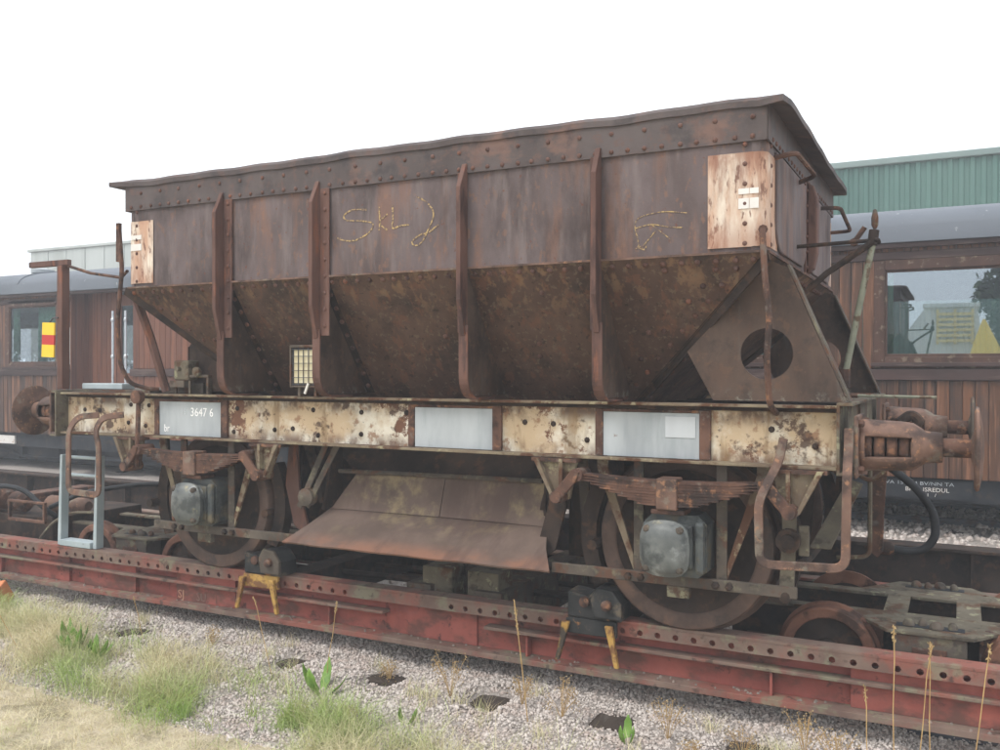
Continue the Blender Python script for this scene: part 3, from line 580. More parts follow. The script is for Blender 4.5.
# ribs
for i, x in enumerate(RIB):
    s = 1 if i < 2 else -1                                     # flange lies towards the middle
    for side in (0, 1):
        Q = (lambda y: y) if side == 0 else Y2
        b = bm(); prism(b, [(Q(hy0-.002), 1.585), (Q(hy0-.002), 2.535), (Q(hy0-.02), 2.535), (Q(hy0-.085), 2.40), (Q(hy0-.085), 1.78), (Q(hy0-.035), 1.585)], 'x', x-.014, x+.014); rb = obj('rib', b, 'rib', W, bev=.003)
        y0, y1 = sorted((Q(hy0-.0015), Q(hy0-.014)))
        bx('rib_flange', 'rib', rb, *sorted((x+s*.0145, x+s*(.085 if i < 2 else .045))), y0, y1, 1.60, 2.49, bev=.003)
        # lower stay: strap facing outwards that curls in at the foot, with a web plate behind it
        path = fillet([(x, Q(hy0-.02), 1.64), (x, Q(hy0-.02), 1.236), (x, Q(hy0+.30), 1.236)], .16, 8)
        b = bm(); sweep(b, path, [(-.034,-.006), (.034,-.006), (.034,.006), (-.034,.006)], up=(1,0,0)) if False else None
        pp = [Vector(p) for p in path]; rr = []
        for j, p in enumerate(pp):
            t = (pp[min(j+1, len(pp)-1)]-pp[max(j-1, 0)]).normalized(); nrm = Vector((0, -t.z, t.y))*(1 if side == 0 else -1)
            rr.append([b.verts.new(p+Vector((dx, 0, 0))+nrm*dn) for dx, dn in ((-.028,0), (.028,0), (.028,-.010), (-.028,-.010))])
        for A, B in zip(rr, rr[1:]):
            for j in range(4): b.faces.new([A[j], A[(j+1) % 4], B[(j+1) % 4], B[j]])
        b.faces.new(rr[0][::-1]); b.faces.new(rr[-1]); st = obj('stay', b, 'rib', W)
        web = [(Q(hy0-.010), 1.62)]+[(p.y+(.011 if side == 0 else -.011)*(1 if p.z > 1.3 else .5), p.z+(.010 if p.z < 1.4 else 0)) for p in pp[1:-1]]
        web += [(Q(fun(1.25)[2]-.004), 1.248), (Q(fun(1.93)[2]-.004), 1.93), (Q(hy0+.016), 1.94), (Q(hy0-.0), 1.7)]
        b = bm(); prism(b, web, 'x', x-.006, x+.006); obj('stay_web', b, 'plate_dark', st)
        if i > 1: continue
        b = bm(); tt = .004; A_, B_ = fun(1.91), fun(1.25); slab(b, [(x+.0065, Q(A_[2]-tt), 1.91), (x+.0065, Q(B_[2]-tt), 1.25), (x+.065, Q(B_[2]-tt), 1.25), (x+.065, Q(A_[2]-tt), 1.91)], .008 if side else -.008); obj('web_angle', b, 'rust_dark', st)
        if side == 0:
            for j in range(8): z_ = 1.86-.08*j; rv((x+.04, fun(z_)[2]-.003, z_), (0,-1,-.705))
    if i < 2:
        for j in range(9): rv((x+s*.055, hy0-.014, 1.66+j*.1), (0,-1,0))
    rv((x, hy0-.030, 1.66), (0,-1,0))
b = bm()
for p, d in RV:
    q = d.to_track_quat('Z', 'Y').to_matrix(); rr = []
    for r, h in ([(.0135, -.002), (.0118, .0055), (.006, .0095)] if d.z > -.1 else [(.0165, -.002), (.0145, .008), (.007, .0135)]): rr.append([b.verts.new(p+q @ Vector((r*math.cos(2*PI*i/7), r*math.sin(2*PI*i/7), h))) for i in range(7)])
    for A, B in zip(rr, rr[1:]):
        for i in range(7): b.faces.new([A[i], A[(i+1) % 7], B[(i+1) % 7], B[i]])
    b.faces.new(rr[-1])
stuff(obj('rivets', b, 'rib', W, smooth=True))
# painted corner patches
def patch(x0, xc, s, ye, z0, z1, name='white_paint_patch'):
    b = bm(); o = .0035; pts = [(x0, hy0-o)]; c = (xc-s*rc_, hy0+rc_)
    pts += [(c[0]+s*(rc_+o)*math.sin(PI/2*i/8), c[1]-(rc_+o)*math.cos(PI/2*i/8)) for i in range(9)]
    if ye: pts.append((xc+s*o, ye))
    A = [b.verts.new((p[0], p[1], z0+random.uniform(-.002,.002))) for p in pts]; B = [b.verts.new((p[0], p[1], z1+random.uniform(-.002,.002))) for p in pts]
    for i in range(len(pts)-1): b.faces.new([A[i], A[i+1], B[i+1], B[i]])
    o_ = obj(name, b, 'white_peel', W, smooth=True); return o_
pr = patch(-.573, hx1, 1, .06, 1.985, 2.435); bx('white_paint_patch', 'white_peel', W, hx1+.0005, hx1+.003, hy1-.19, hy1-.07, 1.985, 2.435); patch(-4.35, hx0, -1, 0, 1.985, 2.41)
for (z0, z1) in ((2.235, 2.262), (2.165, 2.215)): bx('paint_mark', 'white_paint', pr, -.425, -.375, hy0-.0075, hy0-.0045, z0, z1); bx('paint_mark', 'white_paint', pr, -.372, -.33, hy0-.007, hy0-.0045, z0, z1)
for (z0, z1) in ((2.285, 2.315), (2.21, 2.255)): bx('paint_mark', 'white_paint', pr, -4.56, -4.46, hy0-.0075, hy0-.0045, z0, z1)
# chalk writing S K L J and the faint scribble
def chalk(px, name='chalk_mark', wd=.0048, y=hy0-.0065):
    b = bm(); P = [Vector((x, y, z)) for x, z in px]; rr = []; kp = 2 if px[0][0] < RIB[2] else 4
    P2 = []
    for i in range(len(P)-1):
        p0, p1, p2, p3 = P[max(i-1,0)], P[i], P[i+1], P[min(i+2, len(P)-1)]
        for j in range(6):
            t = j/6; P2.append(.5*((2*p1)+(p2-p0)*t+(2*p0-5*p1+4*p2-p3)*t*t+(3*p1-p0-3*p2+p3)*t**3))
    P2.append(P[-1])
    for p in P2: p.y = hy0+dval(kp, p.x, p.z)-.0022
    for i, p in enumerate(P2):
        t = (P2[min(i+1, len(P2)-1)]-P2[max(i-1, 0)]).normalized(); nn = Vector((-t.z, 0, t.x))*wd*random.uniform(.6, 1.2); rr.append([b.verts.new(p+nn), b.verts.new(p-nn), b.verts.new(p-nn+Vector((0,.002,0))), b.verts.new(p+nn+Vector((0,.002,0)))])
    for A, B in zip(rr, rr[1:]):
        for j in range(4): b.faces.new([A[j], A[(j+1) % 4], B[(j+1) % 4], B[j]])
    return obj(name, b, 'chalk', W)
chalk([(-2.597, 2.338), (-2.698, 2.346), (-2.76, 2.317), (-2.739, 2.287), (-2.627, 2.274), (-2.551, 2.252), (-2.577, 2.204), (-2.668, 2.166), (-2.75, 2.166), (-2.812, 2.187)])
chalk([(-2.508, 2.347), (-2.502, 2.273), (-2.508, 2.211)]); chalk([(-2.449, 2.301), (-2.504, 2.256), (-2.452, 2.209)]); chalk([(-2.415, 2.351), (-2.41, 2.282), (-2.413, 2.217), (-2.361, 2.227), (-2.298, 2.228)])
chalk([(-2.247, 2.386), (-2.172, 2.34), (-2.135, 2.277), (-2.166, 2.2), (-2.215, 2.123), (-2.26, 2.107), (-2.279, 2.128), (-2.237, 2.16), (-2.162, 2.18), (-2.103, 2.214)])
chalk([(x, z) for x, z in ((-.68, 2.17), (-.80, 2.185), (-.92, 2.165), (-.945, 2.12), (-.93, 2.06), (-.925, 2.02))], wd=.0026)
chalk([(-.945, 2.11), (-.86, 2.125), (-.76, 2.105), (-.70, 2.10)], wd=.0026); chalk([(-.86, 2.125), (-.78, 2.06), (-.76, 2.04)], wd=.0024); chalk([(-.93, 2.02), (-.90, 2.0), (-.89, 2.02), (-.94, 2.01)], wd=.004); chalk([(-.91, 2.01), (-.84, 2.09)], wd=.003)
# end gussets with the round hole, flanged edge
def gusset(y, s):
    """s=+1 right end, mirrored about the hopper middle for the left"""
    X = lambda x: x if s > 0 else 2*HC-x
    outer = [(-.60, 1.24), (.045, 1.24), (-.235, 1.90), (-.31, 1.935), (-.735, 1.49)]; c = (-.335, 1.475); r = .128; N = 40
    b = bm(); rings = []
    for yy in (y-.006, y+.006):
        inn, out = [], []
        for i in range(N):
            a = 2*PI*i/N; d = (math.cos(a), math.sin(a)); best = 9
            for j in range(5):
                p, q = outer[j], outer[(j+1) % 5]; ex, ez = q[0]-p[0], q[1]-p[1]; den = d[0]*ez-d[1]*ex
                if abs(den) < 1e-9: continue
                t = ((p[0]-c[0])*ez-(p[1]-c[1])*ex)/den; u = ((p[0]-c[0])*d[1]-(p[1]-c[1])*d[0])/den
                if t > 0 and -.001 <= u <= 1.001: best = min(best, t)
            inn.append(b.verts.new((X(c[0]+r*d[0]), yy, c[1]+r*d[1]))); out.append(b.verts.new((X(c[0]+best*d[0]), yy, c[1]+best*d[1])))
        # snap corners
        for p in outer:
            k_ = min(range(N), key=lambda i: (out[i].co.x-X(p[0]))**2+(out[i].co.z-p[1])**2); out[k_].co.x = X(p[0]); out[k_].co.z = p[1]
        for i in range(N): b.faces.new([inn[i], inn[(i+1) % N], out[(i+1) % N], out[i]])
        rings.append((inn, out))
    for k_ in (0, 1):
        A, B = rings[0][k_], rings[1][k_]
        for i in range(N): b.faces.new([A[i], A[(i+1) % N], B[(i+1) % N], B[i]])
    gs = obj('gusset', b, 'plate_dark', W)
    b = bm(); yi = 1 if y < YC else -1; slab(b, [(X(.05), y-.008*yi, 1.24), (X(-.236), y-.008*yi, 1.912), (X(-.236), y+.09*yi, 1.912), (X(.05), y+.09*yi, 1.24)], .01); obj('gusset_flange', b, 'rust_grey', gs)
for y in (.03, Y2(.03)):
    gusset(y, 1)
    y = .22 if y < YC else Y2(.22); b = bm(); prism(b, [(-4.45, 1.24), (-4.45, 1.56), (-4.40, 1.62), (-3.86, 1.25), (-3.86, 1.24)], 'y', y-.006, y+.006); gs = obj('gusset', b, 'plate_dark', W); bx('gusset_flange', 'rust_dark', gs, -4.46, -4.4505, *sorted((y-.008, y+(.07 if y < YC else -.07))), 1.24, 1.56)
# end grab handles
def hand(pts, r=.013, name='grab_handle', m='rust_red', rr=.05): b = bm(); tube(b, fillet(pts, rr), r, 8); return obj(name, b, m, W, smooth=True)
hand([(hx1, .0, 2.44), (hx1+.10, .02, 2.46), (hx1+.11, .62, 2.46), (hx1, .68, 2.44)], m='rust')
hand([(hx1, 1.55, 2.44), (hx1+.13, 1.58, 2.44), (hx1+.14, 2.1, 2.36), (hx1, 2.12, 2.36)], m='rust')
hand([(-.31, hy0-.012, 2.06), (-.306, hy0-.03, 2.03), (-.30, -.215, 1.85), (-.276, -.22, 1.64), (-.29, -.21, 1.45), (-.288, -.15, 1.24), (-.292, -.035, 1.20), (-.292, .06, 1.18)], .015, 'hand_rail', 'rust', .03)
b = bm(); lathe(b, [(.022, 0), (.022, -.012)], (-.308, hy0-.006, 2.06), 'y', 8); obj('rail_fixing', b, 'rust', W)
hand([(-4.73, -.16, 2.40), (-4.69, -.17, 2.09), (-4.735, -.17, 1.75), (-4.73, -.16, 1.45), (-4.68, -.12, 1.30), (-4.60, -.03, 1.26), (-4.58, .05, 1.255)], .015, 'hand_rail', 'rust', .05)
bx('rail_tab', 'rust', W, -4.745, -4.715, -.175, -.15, 2.15, 2.42)
b = bm(); tube(b, [(-4.66, -.10, 1.96), (-4.60, .0, 1.62), (-4.50, .05, 1.24)], .03, 6); obj('end_stay', b, 'rib', W)
# discharge lever gear at the right end
b = bm(); tube(b, [(-.03, .6, 1.36), (.05, .6, 1.78), (.112, .6, 2.09)], .017, 10); lv = obj('operating_lever', b, 'pale_green', W, smooth=True)
b = bm(); tube(b, [(.105, .6, 2.06), (.115, .6, 2.14)], .026, 10); obj('lever_collar', b, 'rust_dark', lv, smooth=True)
b = bm(); lathe(b, [(.008, 0), (.017, .02), (.018, .06), (.010, .10), (.004, .105)], (.118, .6, 2.145), 'z', 10); obj('lever_handle', b, 'rust_grey', lv, smooth=True)
b = bm(); tube(b, [(-.03, .6, 1.30), (-.03, .6, 1.40)], .03, 8); obj('lever_pivot', b, 'rust', lv, smooth=True)
b = bm(); tube(b, fillet([(hx1, .6, 2.075), (.10, .6, 2.085), (.135, .57, 2.085), (.135, .64, 2.08)], .03), .011, 8); obj('lever_guide', b, 'rust_dark', W, smooth=True)
b = bm(); tube(b, [(-.22, .58, 1.83), (-.12, .58, 1.92), (.11, .58, 2.075)], .017, 8); obj('lever_link', b, 'rust_dark', W, smooth=True)
b = bm(); tube(b, [(.0, .75, 2.10), (.055, .75, 2.18)], .014, 8); lathe(b, [(.022, -.02), (.022, .02)], (.0, .75, 2.10), 'y', 8); obj('lever_stub', b, 'rust', W, smooth=True)
b = bm(); tube(b, [(.05, .45, 1.262), (.42, .45, 1.258)], .009, 6); obj('end_rod', b, 'pale_green', W)
# ---- frame
fx0, fx1, zt, zb0 = -5.5665, 0., 1.2232, .9106
for side in (0, 1):
    Q = (lambda y: y) if side == 0 else Y2
    def fb(name, m, x0, x1, ya, yb_, z0, z1, parent=None, **k): y0, y1 = sorted((Q(ya), Q(yb_))); return bx(name, m, parent or W, x0, x1, y0, y1, z0, z1, **k)
    sb = fb('sole_bar', 'sole', fx0, fx1, .072, .09, zb0+.016, zt-.016)
    fb('top_flange', 'sole_edge', fx0, fx1, .0, .09, zt-.0155, zt, parent=sb, bev=.003)
    fb('bottom_flange', 'sole_edge', fx0, fx1, .0, .09, zb0, zb0+.0155, parent=sb, bev=.003)
    for (x0, x1, mm) in ((-4.576, -3.99, 'board_paint'), (-2.42, -1.89, 'board_paint_new' if False else 'board_paint'), (-1.208, -.68, 'board_paint')):
        bd = fb('number_board', mm, x0, x1, .058, .0715, .93, 1.168)
        for (a, c, lo, hi) in ((x0-.045, x0-.002, .93, 1.185), (x1+.002, x1+.06, .93, 1.185), (x0-.002, x1+.002, 1.170, 1.185)): fb('board_frame', 'rust', a, c, .05, .0715, lo, hi, parent=bd, bev=.003)
    fb('flange_shade_strip', 'rust_dark', fx0, fx1, .05, .0715, 1.187, zt-.0165, parent=sb, bev=.003)  # dark strip standing in for the shade under the top flange
    if side == 0:
        bd = [o for o in W.children if o.name.startswith('number_board')]
        text('3647 6', .085, (-4.275, .0565, 1.07), 'white_bright', bd[0], sx=.92); text('15', .06, (-4.36, .0567, 1.08), 'board_paint_new', bd[0], sx=.8); text('br', .075, (-4.53, .0565, .955), 'white_bright', bd[0], sx=.8)
        b = bm(); box(b, -.86, -.70, .0545, .0575, 1.04, 1.15); obj('paint_touch_up', b, 'board_paint_new', bd[2])
    # bolts and rivets on the web
    b = bm()
    for x in [v for v in np.arange(-5.4, -.1, .17)]:
        for z in (1.0, 1.12):
            if random.random() < .55 and not any(a-.06 < x < c+.08 for a, c in ((-4.576,-3.99), (-2.42,-1.89), (-1.208,-.68))): lathe(b, [(.017, 0), (.014, -.008), (.006, -.012)], (x+random.uniform(-.03,.03), Q(.072), z+random.uniform(-.03,.03)), 'y', 7)
    stuff(obj('web_rivets', b, 'rust_dark', W))
for x, s in ((fx1, 1), (fx0, -1)):
    b = bm(); prism(b, [(x+s*.001, zb0-.02), (x+s*.001, zt+.015), (x+s*.075, zt+.015), (x+s*.075, zt), (x+s*.016, zt), (x+s*.016, zb0-.005), (x+s*.075, zb0-.005), (x+s*.075, zb0-.02)], 'y', -.035, Y2(-.035)); obj('headstock', b, 'lichen_steel', W, bev=.003)
    bx('coupling_plate', 'rust_grey', W, *sorted((x+s*.017, x+s*.03)), YC-.2, YC+.2, zb0, zt)
    b = bm(); tube(b, fillet([(x+s*.03, YC, 1.04), (x+s*.25, YC, 1.04), (x+s*.33, YC, 1.10), (x+s*.28, YC, 1.15), (x+s*.22, YC, 1.10)], .05), .028, 8); obj('draw_hook', b, 'rust_dark', W, smooth=True)
for yy in (.55, YC, Y2(.55)): bx('longitudinal', 'rust_dark', W, fx0+.02, f1[0]-.02, yy-.03, yy+.03, zb0+.02, zt-.02); bx('longitudinal', 'rust_dark', W, f1[1]+.02, fx1-.02, yy-.03, yy+.03, zb0+.02, zt-.02)
for xx in (-4.75, -3.62, -1.28, -.4): bx('cross_bar', 'rust_dark', W, xx-.03, xx+.03, .095, Y2(.095), zb0+.03, zt-.03)
bx('platform_deck', 'rust_grey', W, fx0+.01, -4.72, .1, Y2(.1), zt+.001, zt+.022)
b = bm(); prism(b, [(-5.54, 1.225), (-5.50, 1.225), (-5.50, 1.245), (-4.6, 1.245), (-4.6, 1.285), (-4.63, 1.285), (-4.63, 1.26), (-5.54, 1.26)], 'y', .02, .06) if False else box(b, -4.62, -4.22, .12, .2, 1.225, 1.30); obj('toe_board', b, 'rust_grey', W, bev=.004)
# post at the left end with arm and stay rod
b = bm(); box(b, -5.63, -5.57, .02, .09, 1.245, 2.19); obj('end_post', b, 'rib', W, bev=.006)
b = bm(); box(b, -5.98, -5.53, .035, .075, 2.191, 2.235); obj('post_arm', b, 'rib', W, bev=.005)
b = bm(); tube(b, [(-5.56, .06, 2.19), (-5.3, .06, 2.12), (-4.96, .05, 2.07), (-4.72, -.10, 2.09)], .012, 6); obj('stay_rod', b, 'rust', W)
# label box (wire mesh clip) and small bracket on the sole bar
lb = bx('label_box', 'rust_grey', W, -3.285, -3.07, -.03, -.022, 1.30, 1.535)
bx('card', 'card', lb, -3.275, -3.08, -.034, -.031, 1.31, 1.52)
b = bm()
for i in range(6): xx = -3.28+i*.041; box(b, xx-.002, xx+.002, -.040, -.036, 1.295, 1.55)
for i in range(6): zz = 1.30+i*.045; box(b, -3.285, -3.07, -.046, -.041, zz-.002, zz+.002)
obj('wire_mesh', b, 'steel_dull', lb)
b = bm(); box(b, -3.30, -3.06, -.05, -.02, 1.536, 1.552); box(b, -3.30, -3.287, -.05, -.02, 1.28, 1.535); box(b, -3.068, -3.055, -.05, -.02, 1.28, 1.535); box(b, -3.285, -3.07, -.05, -.035, 1.283, 1.293); box(b, -3.25, -3.23, -.03, .0, 1.225, 1.282); box(b, -3.12, -3.10, -.03, .0, 1.225, 1.282); obj('clip_frame', b, 'rust_grey', lb, bev=.002)
b = bm(); box(b, -3.165, -3.15, -.06, -.05, 1.24, 1.31, Matrix.Rotation(.4, 3, 'Y')); obj('clip_catch', b, 'white_paint', lb)
vb = bx('valve_bracket', 'lichen_steel', W, -4.43, -4.29, .05, .16, 1.32, 1.46, bev=.012)
b = bm(); box(b, -4.46, -4.32, .04, .12, 1.27, 1.318); box(b, -4.44, -4.42, .06, .08, 1.224, 1.27); box(b, -4.30, -4.28, .06, .08, 1.224, 1.318); box(b, -4.288, -4.11, .06, .1, 1.34, 1.36); box(b, -4.13, -4.11, .06, .1, 1.224, 1.338); obj('valve_feet', b, 'rust_grey', vb, bev=.003)
b = bm(); lathe(b, [(.03, 0), (.034, -.01), (.034, -.03), (.012, -.04)], (-4.2, .06, 1.38), 'y', 8); obj('valve_knob', b, 'lichen_steel', vb); b = bm(); lathe(b, [(.016, 0), (.016, -.03)], (-4.37, .0505, 1.40), 'y', 8); obj('valve_knob', b, 'lichen_steel', vb)
# ---- running gear
AX = (-.79, -4.14); AZ = .475
def mirror_x(x, xc, s): return xc+s*(x-xc)
for xc in AX:
    ws = obj('axle', (lambda b: (lathe(b, [(.065, -1.0), (.065, -.75), (.08, -.74), (.08, .74), (.065, .75), (.065, 1.0)], (xc, YC, AZ), 'y', 14), b)[1])(bm()), 'rust_dark', W, smooth=True)
    for s in (-1, 1):
        yo = YC+s*.852; d = -s                                  # outer face, inwards
        b = bm(); lathe(b, [(.385, .012), (.40, .0), (.465, .0), (.475, .012), (.478, .09), (.503, .105), (.505, .125), (.495, .137), (.40, .137), (.385, .12)], (xc, 0, AZ), 'y', 56, False)
        for v in b.verts: v.co.y = yo+d*v.co.y
        ty = obj('wheel', b, 'wheel_steel', W, smooth=True)
        b = bm(); lathe(b, [(.07, -.03), (.10, -.03), (.105, .02), (.16, .045), (.33, .055), (.388, .02), (.388, .115), (.33, .085), (.16, .08), (.1, .13), (.07, .13)], (xc, 0, AZ), 'y', 48, False)
        for v in b.verts: v.co.y = yo+d*v.co.y
        obj('wheel_disc', b, 'rust_dark', ty, smooth=True)
for xc in AX:
  for side in (0, 1):
    Q = (lambda y: y) if side == 0 else Y2
    def qb(name, m, x0, x1, ya, yb_, z0, z1, parent=W, **k): y0, y1 = sorted((Q(ya), Q(yb_))); return bx(name, m, parent, x0, x1, y0, y1, z0, z1, **k)
    def qp(name, m, pts, ya, yb_, parent=W, **k):
        b = bm(); y0, y1 = sorted((Q(ya), Q(yb_))); prism(b, pts, 'y', y0, y1); return obj(name, b, m, parent, **k)
    # axle guard: two legs, two diagonal legs, and the plate at the top
    for s in (-1, 1):
        qb('axle_guard_leg', 'rust_grey', *sorted((xc+s*.195, xc+s*.25)), .075, .092, .27, .908, bev=.003)
        qp('axle_guard_brace', 'sole_edge', [(xc+s*.252, .40), (xc+s*.252, .32), (xc+s*.46, .86), (xc+s*.46, .908), (xc+s*.40, .908), (xc+s*.40, .86)], .076, .091)
    tb_ = qb('tie_bar', 'rust_grey', xc-.72 if xc == AX[0] else xc-.48, xc+.60 if xc == AX[0] else xc+.82, .045, .073, .262, .318, bev=.004)
    for s in (-.27, -.2, .2, .27):
        b = bm(); lathe(b, [(.02, 0), (.02, -.02), (.01, -.024)] if side == 0 else [(.02, 0), (.02, .02), (.01, .024)], (xc+s, Q(.045), .29), 'y', 6); obj('nut', b, 'rust_dark', tb_)
    qb('keep_block', 'lichen_steel', xc-.06, xc+.06, .05, .09, .20, .26, parent=tb_, bev=.004)
    # axle box
    ab = obj('axle_box', (lambda b: (prism(b, [(xc-.165, .36), (xc-.12, .325), (xc+.12, .325), (xc+.165, .36), (xc+.165, .60), (xc+.12, .645), (xc-.12, .645), (xc-.165, .60)], 'y', *sorted((Q(.0), Q(.16)))), b)[1])(bm()), 'axle_dark', W, bev=.02, smooth=True)
    sg = -1 if side == 0 else 1
    b = bm(); lathe(b, [(.125, sg*-.02), (.125, sg*.055), (.138, sg*.057), (.140, sg*.08), (.128, sg*.088), (.120, sg*.105), (.095, sg*.12), (.05, sg*.127), (.01, sg*.128)], (xc-.035, Q(-.0005), .478), 'y', 28)
    for v in b.verts:
        ca, sa = v.co.x-(xc-.035), v.co.z-.478; rr0 = math.hypot(ca, sa)+1e-9; kk = ((ca/rr0)**4+(sa/rr0)**4)**-.25; kk = 1+(kk-1)*.75; v.co.x = xc-.035+ca*kk*.94; v.co.z = .478+sa*kk*1.04
    cv = obj('axle_box_cover', b, 'axle_grey', ab, smooth=True)
    qb('axle_box_rib', 'axle_dark', xc-.17, xc+.10, -.03, -.0005, .37, .60, parent=ab, bev=.015)
    for dx in (-.085, .085):
        for dz in (-.10, .10): b = bm(); lathe(b, [(.02, 0), (.02, sg*.03), (.010, sg*.04)], (xc-.035+dx, Q(-.078), .478+dz), 'y', 8); obj('bolt', b, 'rust_grey', ab)
    qb('axle_box_lug', 'axle_dark', xc+.11, xc+.16, -.04, -.0005, .35, .62, parent=ab, bev=.02)
    qb('spring_seat', 'rust', xc-.12, xc+.06, -.04, .09, .646, .672, bev=.006)
    # leaf spring: nine leaves getting shorter downwards, sagging a little in the middle
    sp = None
    for i in range(9):
        Lh = .475-.052*max(0, i-2); b = bm(); n_ = 16; P = []
        for j in range(n_+1):
            u = -Lh+2*Lh*j/n_; P.append((xc-.03+u, 0, .806-.0145*i+.075*u*u))
        y0, y1 = sorted((Q(-.05), Q(.04))); A = []
        for j, p in enumerate(P): lo = .0130*(.0 if .08 < j/n_ < .92 else .3); A.append([b.verts.new((p[0], yy, p[2]+dz)) for yy, dz in ((y0+.003*(i % 2), lo), (y1, lo), (y1, .0132), (y0+.003*(i % 2), .0132))])
        for a_, c_ in zip(A, A[1:]):
            for j in range(4): b.faces.new([a_[j], a_[(j+1) % 4], c_[(j+1) % 4], c_[j]])
        b.faces.new(A[0][::-1]); b.faces.new(A[-1])
        o = obj('leaf_spring' if sp is None else 'spring_leaf', b, 'rust', W if sp is None else sp)
        sp = sp or o
    qb('spring_buckle', 'rust_red', xc-.085, xc+.025, -.066, .056, .673, .835, parent=sp, bev=.008)
    for s in (-1, 1):
        ex, ez = xc-.03+s*.495, .828; px_, pz_ = xc-.03+s*.61, .705
        b = bm(); lathe(b, [(.036, -.075), (.036, .065)], (ex, Q(0), ez), 'y', 12); obj('spring_eye', b, 'rust', sp, smooth=True)
        qp('shackle', 'rust', [(ex-s*.005, ez-.03), (ex-s*.022, ez+.02), (ex+s*.02, ez+.032), (px_+s*.02, pz_+.02), (px_, pz_-.03), (px_-s*.028, pz_-.015)], -.085, -.060, bev=.006)
        b = bm(); lathe(b, [(.034, -.06), (.038, -.02), (.038, .09), (.03, .09)] if side == 0 else [(.03, -.09), (.038, -.09), (.038, .02), (.034, .06)], (px_, Q(-.03), pz_), 'y', 10); obj('shackle_pin', b, 'rust', W, smooth=True)
        br = qp('shackle_bracket', 'sole_edge', [(px_-s*.045, pz_-.02), (px_+s*.03, pz_-.025), (px_+s*.13, .905), (px_-s*.09, .905)], .0, .03)
        qp('bracket_rib', 'sole_edge', [(px_+s*.02, pz_-.02), (px_+s*.045, pz_-.01), (px_+s*.155, .908), (px_+s*.125, .908)], -.045, -.002, parent=br)
        qb('bracket_web', 'sole_edge', *sorted((px_-s*.02, px_+s*.0)), -.04, -.002, pz_+.03, .908, parent=br)
        qb('bracket_foot', 'rust', *sorted((px_-s*.10, px_+s*.17)), -.03, .06, .890, .909, parent=br)
    # brake hangers and shoes on both sides of the wheel
    for s in (-1, 1):
        P = []
        for j in range(9): a = PI-.55+1.1*j/8; P.append((xc+s*-1*(.51*math.cos(a)), AZ+.51*math.sin(a)))
        for j in range(8, -1, -1): a = PI-.5+1.0*j/8; P.append((xc+s*-1*(.60*math.cos(a)), AZ+.60*math.sin(a)*1.0))
        qp('brake_shoe', 'rust_dark', P, .19, .27)
        qp('brake_hanger', 'rust_grey' if s < 0 else 'rust_dark', [(xc+s*.60, .908), (xc+s*.66, .908), (xc+s*.64, .60), (xc+s*.60, .36), (xc+s*.57, .36), (xc+s*.58, .60)], .275, .30)
# spreader plates between wheel and chute
for xx, s in ((-1.56, 1), (-3.42, -1)):
    b = bm(); prism(b, [(xx, .905), (xx+s*.06, .905), (xx+s*.09, .62), (xx+s*.02, .36), (xx-s*.07, .30), (xx-s*.10, .34), (xx-s*.02, .62)], 'y', .16, .18); obj('chute_stay', b, 'rust_dark' if s > 0 else 'rib', W)
    b = bm(); tube(b, [(xx+s*.02, .3, .905), (xx-s*.1, .3, .60), (xx-s*.12, .3, .5)], .035, 6); obj('chute_strut', b, 'rust_dark', W)
